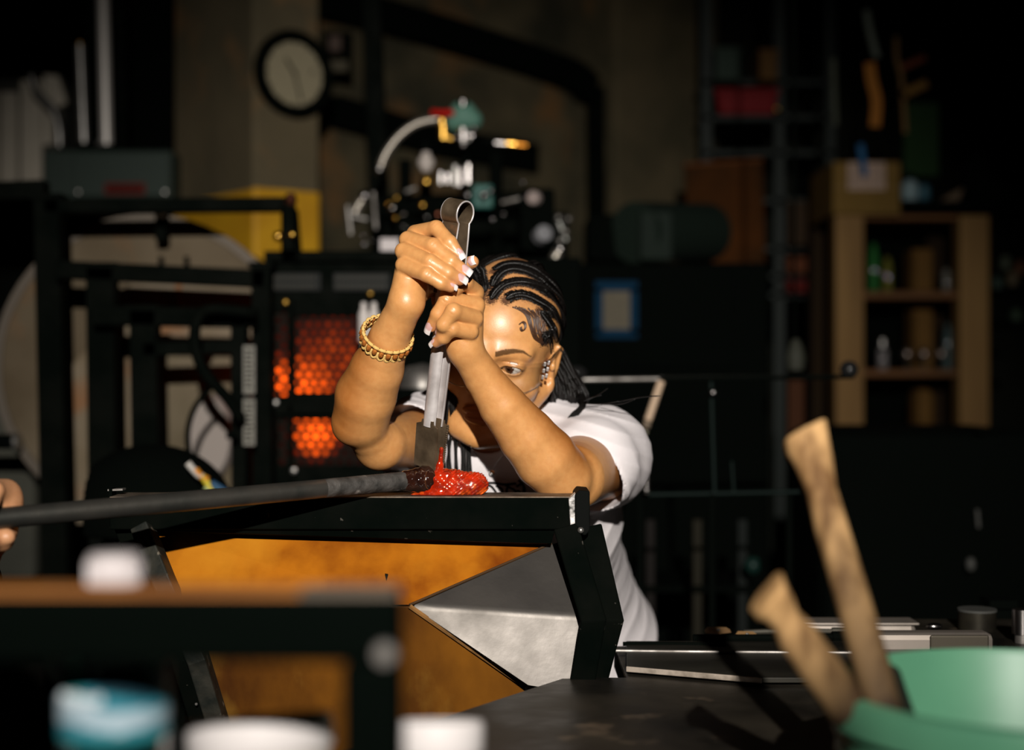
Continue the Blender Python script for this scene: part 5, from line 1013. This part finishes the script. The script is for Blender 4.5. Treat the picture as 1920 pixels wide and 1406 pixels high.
t = thing('steel_can', 'dark steel can left of the chrome post', 'can', V(1830,1182,2.1)); MB().lathe(V(1832,1181,2.1), [(.026,0),(.026,.028),(.022,.030),(.020,.027)], 18).build('can', mat('can_steel', (.03,.026,.018), .5, .5, c2=(.015,.013,.01), scale=30), t, smooth='auto'); MB().lathe(V(1832,1145,2.1), [(.027,0),(.027,.003),(.022,.003)], 18).build('rim', mat('dim_gauge', (.06,.06,.055), .5), t, smooth='auto')
t = thing('black_post', 'thick black post between the steel can and chrome post', 'post', V(1872,1000,2.3)*[1,1,0]); MB().box(V(1858,1130,2.3), V(1886,1300,2.33)*[1,1,0]).build('post', dull, t, bevel=.003); MB().box(V(1856,1126,2.29), V(1888,1132,2.34)).build('cap', dull, t)
# ---------------------------------------------------------------- green bucket and wooden handles
bc_ = np.array([.412,1.158,CZ-.50]); bt = thing('green_bucket', 'mint green plastic bucket at lower right holding wooden tools', 'bucket', bc_)
gm = mat('green_plastic', (.075,.215,.125), .42, c2=(.055,.17,.10), scale=7, spec=.4, bump=.04)
h_ = .257; R1 = .160; R2 = .125
MB().lathe(bc_, [(.001,0),(R2,0),(R2+(R1-R2)*.5,h_*.5),(R1,h_*.90),(R1+.006,h_*.90),(R1+.008,h_*.96),(R1+.006,h_),(R1-.001,h_+.002),(R1-.004,h_-.004),(R2+(R1-R2)*.5-.004,h_*.5),(R2-.004,.006),(.001,.006)], 64, caps=False).build('bucket', gm, bt, smooth='auto')
for k, zz in enumerate((.80,.86)): r_ = R2+(R1-R2)*zz+.001; MB().lathe(bc_, [(r_,h_*zz-.003),(r_+.004,h_*zz),(r_,h_*zz+.003)], 64, caps=False).build('rib', gm, bt, smooth=True)
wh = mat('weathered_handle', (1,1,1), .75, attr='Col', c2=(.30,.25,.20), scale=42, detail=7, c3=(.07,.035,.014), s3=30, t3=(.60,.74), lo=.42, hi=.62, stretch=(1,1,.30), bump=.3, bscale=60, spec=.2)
def handle(name, label, A, B, r0, r1, r2, flat, tiltv):
    A = np.asarray(A); B = np.asarray(B); a = nrm(B-A); L_ = np.linalg.norm(B-A); s1_ = nrm(np.cross(a, (0,1.,0))); s2_ = np.cross(a, s1_); rings = []; n_ = 20
    for i, (f_, r_) in enumerate([(0,r0*.90),(.006,r0),(.05,r0*.97),(.12,r0*.80),(.22,r0*.64),(.35,r1),(.6,r1*1.02),(.8,r2),(1,r2)]):
        p = A+a*L_*f_; ring = []
        for j in range(n_):
            q = 2*math.pi*j/n_; c_, s_ = math.cos(q), math.sin(q); wob = 1+.04*math.sin(3*q+i*2.1); ring.append(p+(s1_*np.sign(c_)*abs(c_)**.75*r_*wob+s2_*np.sign(s_)*abs(s_)**.75*r_*flat)+a*(-c_*tiltv*r_ if i < 3 else 0))
        rings.append(ring)
    t = thing(name, label, 'stick', B)
    fl = [0,.006,.05,.12,.22,.35,.6,.8,1]; cl_ = [np.array((.44,.26,.11))*(1-f)**1.15+np.array((.035,.020,.008)) for f in fl for _ in range(n_)]  # flash falloff painted into the shaft colour, darkening downwards
    MB().loft(rings).build('shaft', wh, t, smooth='auto', colors=cl_, label='wooden shaft, light falloff painted darker towards the lower end'); return t
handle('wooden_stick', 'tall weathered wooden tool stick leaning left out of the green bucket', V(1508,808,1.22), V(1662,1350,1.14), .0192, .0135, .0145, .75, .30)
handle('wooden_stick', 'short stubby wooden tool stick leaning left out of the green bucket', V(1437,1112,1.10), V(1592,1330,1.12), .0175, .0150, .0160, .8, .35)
t = thing('black_paddle', 'flat black wet paddle standing inside the green bucket', 'paddle', bc_+np.array([-.03,.02,.01])); MB().prism([V(1600,1240,1.22), V(1688,1252,1.22), V(1724,1360,1.16), V(1740,1420,1.16), V(1600,1420,1.16)], (0,.012,0)).build('blade', mat('wet_black', (.010,.012,.009), .4), t, bevel=.003); MB().tube([V(1650,1345,1.20), V(1655,1420,1.18)], .008, 8).build('grip', dull, t)
t = thing('bucket_stand', 'dark stand under the green bucket, mostly out of frame', 'stand', (.405,1.15,0)); MB().box((.22,1.0,CZ-.53),(.7,1.32,CZ-.50)).build('top', dull, t, bevel=.004)
for x, y in ((.25,1.03),(.67,1.03),(.25,1.29),(.67,1.29)): MB().box((x-.015,y-.015,0),(x+.015,y+.015,CZ-.53)).build('leg', black, t)
# ---------------------------------------------------------------- foreground stand, bottle, tubs
fs = thing('foreground_stand', 'black steel rail stand with a rusty orange top in the near left', 'stand', np.array([-.3,.78,0]))
fb = mat('near_black', (.0012,.0022,.0016), .8, spec=.01)
za = CZ-(1118-703)/F*.75; x1_ = V(752,0,.75)[0]
MB().box((-.60,.75,za-.034),(x1_,.776,za)).build('rail', fb, fs, bevel=.004)
MB().box((-.60,.752,za),(V(560,0,.75)[0],.782,za+.0015)).build('rusty_top', mat('rusty_top', (.42,.17,.045), .6, c2=(.30,.11,.03), scale=14), fs)
MB().box((V(560,0,.75)[0],.752,za),(x1_-.002,.782,za+.0015)).build('grey_top', mat('grey_top', (.16,.13,.10), .55), fs)
MB().box((V(640,0,.75)[0],.75,0),(x1_,.776,za-.034)).build('post', fb, fs, bevel=.004)
MB().box((-.59,.75,0),(-.555,.776,za-.034)).build('post', fb, fs, bevel=.004)
MB().lathe((x1_-.008,.748,CZ-(1225-703)/F*.75), [(.006,0),(.005,.004),(.001,.005)], 12, axis=(0,-1,0)).build('bolt', mat('dull_bolt', (.13,.12,.11), .5), fs, smooth='auto')
sh_ = thing('work_shelf', 'dark shelf carrying the bottle and tubs, below the frame edge', 'shelf', (-.3,.95,0)); MB().box((-.62,.79,CZ-.345),(.06,1.24,CZ-.325)).build('board', dull, sh_, bevel=.003)
for x, y in ((-.60,.86),(.04,.86),(-.60,1.22),(.04,1.22)): MB().box((x-.015,y-.015,0),(x+.015,y+.015,CZ-.345)).build('leg', black, sh_)
bx_ = V(214,0,.835)[0]; zb_ = CZ-.325; wb = thing('water_bottle', 'clear plastic water bottle with a white cap and teal wave label', 'bottle', (bx_,.835,zb_))
zc = CZ-(1040-703)/F*.835; zl1 = CZ-(1238-703)/F*.835; zl0 = CZ-(1376-703)/F*.835
bm_ = clear('bottle_plastic', (.86,.92,.92), .25)
prof = [(.001,0),(.026,0),(.0285,.006),(.0297,.015)]+[(.0297-(.0015 if k % 2 else 0), .02+k*.006) for k in range(int((zl0-zb_-.02)/.006))]+[(.0292,zl0-zb_),(.0292,zl1-zb_),(.0288,zl1-zb_+.008),(.026,zl1-zb_+.026),(.016,zc-zb_-.022),(.0125,zc-zb_-.016),(.0125,zc-zb_-.004)]
MB().lathe((bx_,.835,zb_), prof, 32, caps=False).build('body', bm_, wb, smooth='auto')
MB().lathe((bx_,.835,zb_), [(.001,.002),(.0265,.006),(.0275,.02),(.0275,.075),(.001,.075)], 28).build('water', clear('water', (.75,.85,.86), .2), wb, smooth='auto')
wc = mat('white_cap', (.52,.47,.47), .45); MB().lathe((bx_,.835,zc-.017), [(.0138,0),(.0143,.002),(.0143,.014),(.0133,.017),(.001,.017)], 28).build('cap', wc, wb, smooth='auto')
for k in range(28): a = 2*math.pi*k/28; MB().box((bx_+.0143*math.cos(a)-.0006,.835+.0143*math.sin(a)-.0006,zc-.0155),(bx_+.0143*math.cos(a)+.0006,.835+.0143*math.sin(a)+.0006,zc-.004)).build('cap_rib', wc, wb)
nu, nv = 60, 24; b = MB(); vv = []; cc_ = []
for j in range(nv):
    for i in range(nu):
        a = math.pi+math.pi*1.0*i/(nu-1)+.0; a = -math.pi*.5+(i/(nu-1)-.5)*math.pi*1.5; z_ = zl0+(zl1-zl0)*j/(nv-1); vv.append((bx_+.0303*math.cos(a),.835+.0303*math.sin(a),z_))
        u_ = .5+.5*math.sin(a+math.pi/2)*1.0; v_ = j/(nv-1); wave = .78-.35*max(0, u_-.35)*1.2
        c_ = (.035,.17,.22)
        if v_ > wave: c_ = (.012,.035,.05)
        if abs(v_-wave+.06) < .05: c_ = (.03,.20,.26)
        lo = .22+.05*math.sin(u_*7); 
        if lo < v_ < .50-.12*(u_-.5)+(.08 if u_ < .45 else -.02): c_ = (.34,.44,.50)
        if v_ < .12: c_ = (.02,.19,.21)
        if .66 < v_ < .92 and .18 < u_ < .36: c_ = (.02,.20,.19)
        cc_.append(c_)
b.add(vv, [(j*nu+i, j*nu+i+1, (j+1)*nu+i+1, (j+1)*nu+i) for j in range(nv-1) for i in range(nu-1)])
lab = b.build('label', mat('bottle_label', (1,1,1), .35, attr='Col'), wb, smooth=True, colors=cc_, label='dark blue and teal label with a pale wave'); so = lab.modifiers.new('solid', 'SOLIDIFY'); so.thickness = .0003
for k, (u_, hgt) in enumerate(((.16,.010),(.22,.008),(.27,.010),(.33,.008),(.39,.008),(.45,.007),(.50,.009))):
    a = -math.pi*.5+math.asin(max(-1,min(1,(u_-.5)*2)))*1.0; z_ = zl0+(zl1-zl0)*.56; p = np.array([bx_+.0306*math.cos(a),.835+.0306*math.sin(a),z_]); MB().bar([p, p+np.array([0,0,hgt*.55])], .0036, .0006).build('letter', mat('label_white', (.50,.55,.58), .5), lab)
lidm = mat('tub_lid', (.62,.58,.57), .5); tubm = mat('tub_body', (.50,.46,.42), .5)
for px, y, d_, r_, lb, tl_ in ((489,1338,.93,.0455,'white plastic tub lid in the near foreground, left of the post',.16),(818,1345,1.0,.032,'smaller cream tub lid peeping out right of the near post',0)):
    zt_ = CZ-(y+10-703)/F*d_; px_ = V(px,0,d_)[0]; t = thing('plastic_tub', lb, 'tub', (px_,d_,CZ-.325)); ax2 = nrm((-tl_*.5,.17,1.0)); hh = zt_-(CZ-.325)
    MB().lathe((px_,d_,CZ-.325), [(.001,0),(r_*.86,0),(r_*.93,hh*.5),(r_*.95,hh-.012)], 40).build('tub', tubm, t, smooth='auto')
    MB().lathe(np.array((px_,d_,zt_-.018)), [(r_*.97,-.002),(r_,0),(r_,.016),(r_*.96,.019),(r_*.88,.0175),(.001,.0175)], 48, axis=ax2).build('lid', lidm, t, smooth='auto')
# ---------------------------------------------------------------- helper at the left edge: hand on the pipe
pt = lambda px, off=(0,0,0): (pa+pd*((V(px,0,1.57)[0]-pa[0])/pd[0]))+np.array(off, float)
hb = []
cx = [7, -13, -33, -53]
for i, px in enumerate(cx):
    c = pt(px); r_ = .0095
    pts = [c+np.array([.002,.030,.026]), c+np.array([.001,-.006,.029]), c+np.array([0,-.027,.006]), c+np.array([-.001,-.021,-.019]), c+np.array([-.001,-.002,-.023])]
    hb.append(('u', chain(pts, [.0105,.0098,.0092,.0085,.0078], .003), .004))
hc_ = pt(-12)+np.array([0,.036,.004])
hb += [('u', rc(pt(2)+np.array([0,.034,.018]), pt(-40)+np.array([0,.036,.012]), .015, .016), .012), ('u', rc(hc_, hc_+np.array([-.03,.05,-.03]), .026, .026), .02), ('u', rc(hc_+np.array([-.03,.05,-.03]), hc_+np.array([-.10,.17,-.10]), .026, .034), .012),
       ('u', chain([hc_+np.array([.01,.0,-.02]), pt(12)+np.array([0,.012,-.024]), pt(26)+np.array([0,-.002,-.02])], [.014,.011,.0085]), .008)]
hb += [('u', rc(hc_+np.array([-.10,.17,-.10]), hc_+np.array([-.28,.24,.05]), .038, .05), .02), ('u', el(hc_+np.array([-.34,.27,-.15]),(.14,.11,.30)), .05), ('u', rc(hc_+np.array([-.34,.27,.08]), hc_+np.array([-.335,.25,.20]), .056,.052), .04),
       ('u', rc(hc_+np.array([-.40,.27,-.35]), np.array([-1.32,1.85,.08]), .09, .045), .03), ('u', rc(hc_+np.array([-.28,.27,-.35]), np.array([-1.14,1.80,.08]), .09, .045), .03), ('u', rc(np.array([-1.32,1.85,.05]), np.array([-1.28,1.70,.04]), .045, .035), .03), ('u', rc(np.array([-1.14,1.80,.05]), np.array([-1.10,1.66,.04]), .045, .035), .03),
       ('u', rc(hc_+np.array([-.50,.27,.05]), hc_+np.array([-.52,.20,-.22]), .05, .042), .03), ('u', rc(hc_+np.array([-.52,.20,-.22]), hc_+np.array([-.45,.0,-.28]), .042, .028), .01), ('u', el(hc_+np.array([-.44,-.04,-.29]),(.03,.045,.02)), .01)]
HR0, HT0 = HR, HT; HR, HT = rot(1.05, .30, .0), hc_+np.array([-.33,.235,.27]); hb += make_head()
v_, f_ = sdf_mesh(hb, .0022, hc_+np.array([-.66,-.2,-1.15]), hc_+np.array([.09,.45,.52]))
far = v_[:,0] < hc_[0]-.115; cs = np.tile(np.array([.60,.30,.15]), (len(v_), 1))
qh = toH(v_); hd = (np.abs(qh).max(1) < .15); bz_ = .0245+.006*np.sin(np.clip((np.abs(qh[:,0])-.01)/.044,0,1)*2.2); cs[hd & (qh[:,1] < -.05) & (np.abs(qh[:,0]) > .012) & (np.abs(qh[:,0]) < .054) & (np.abs(qh[:,2]-bz_) < .004)] = (.06,.03,.015)
cs[hd & (qh[:,1] < -.078) & ((qh[:,0]/.0235)**2+((qh[:,2]+.0695)/.0105)**2 < 1)] = (.36,.13,.08)
hp = mesh_obj('person', v_, f_, M_skin, colors=cs); tag(hp, 'person at the left edge, only their fingers around the blowpipe in view', 'person')
cl = [(k, (p[0], p[1], p[2]), kk) for k, p, kk in hb[7:9]+hb[10:13]+hb[14:15]]
for s_ in (1, -1):
    c = H(s_*EYX, EYY, EYZ); look = nrm(HR@np.array([0,-1,-.3])); m = MB(); m.ball(c, .0121, 16); vs = np.array(m.v); ang = np.arccos(np.clip((vs-c)@look/.0121, -1, 1))
    m.build('eye', M_eye, hp, smooth=True, colors=np.where(ang[:,None] < .5, (.04,.02,.01), (.70,.62,.55)))
v_, f_ = sdf_mesh([('u', hel((0,.022,.044),(.083,.097,.088)), 0), ('u', hel((0,.060,-.02),(.068,.055,.05)), .03), ('s', hel((0,-.10,-.01),(.075,.075,.075)), .01), ('d', ((lambda P: .0012*np.sin(P[...,0]*500)*np.sin(P[...,2]*420+P[...,1]*300)), HT, .2), 0)], .003, HT-.15, HT+.17)
mesh_obj('hair', v_, f_, M_hair, hp); HR, HT = HR0, HT0
infl = lambda p: ((lambda P, g=p[0]: g(P)-.010), p[1], p[2]+.010)
v_, f_ = sdf_mesh([(k, infl(p), kk) for k, p, kk in [hb[8], hb[9], hb[12], hb[13], hb[16]]], .005, hc_+np.array([-.70,-.2,-1.2]), hc_+np.array([.09,.45,.20]))
mesh_obj('overalls', v_, f_, mat('dark_cloth', (.010,.012,.014), .9), hp)
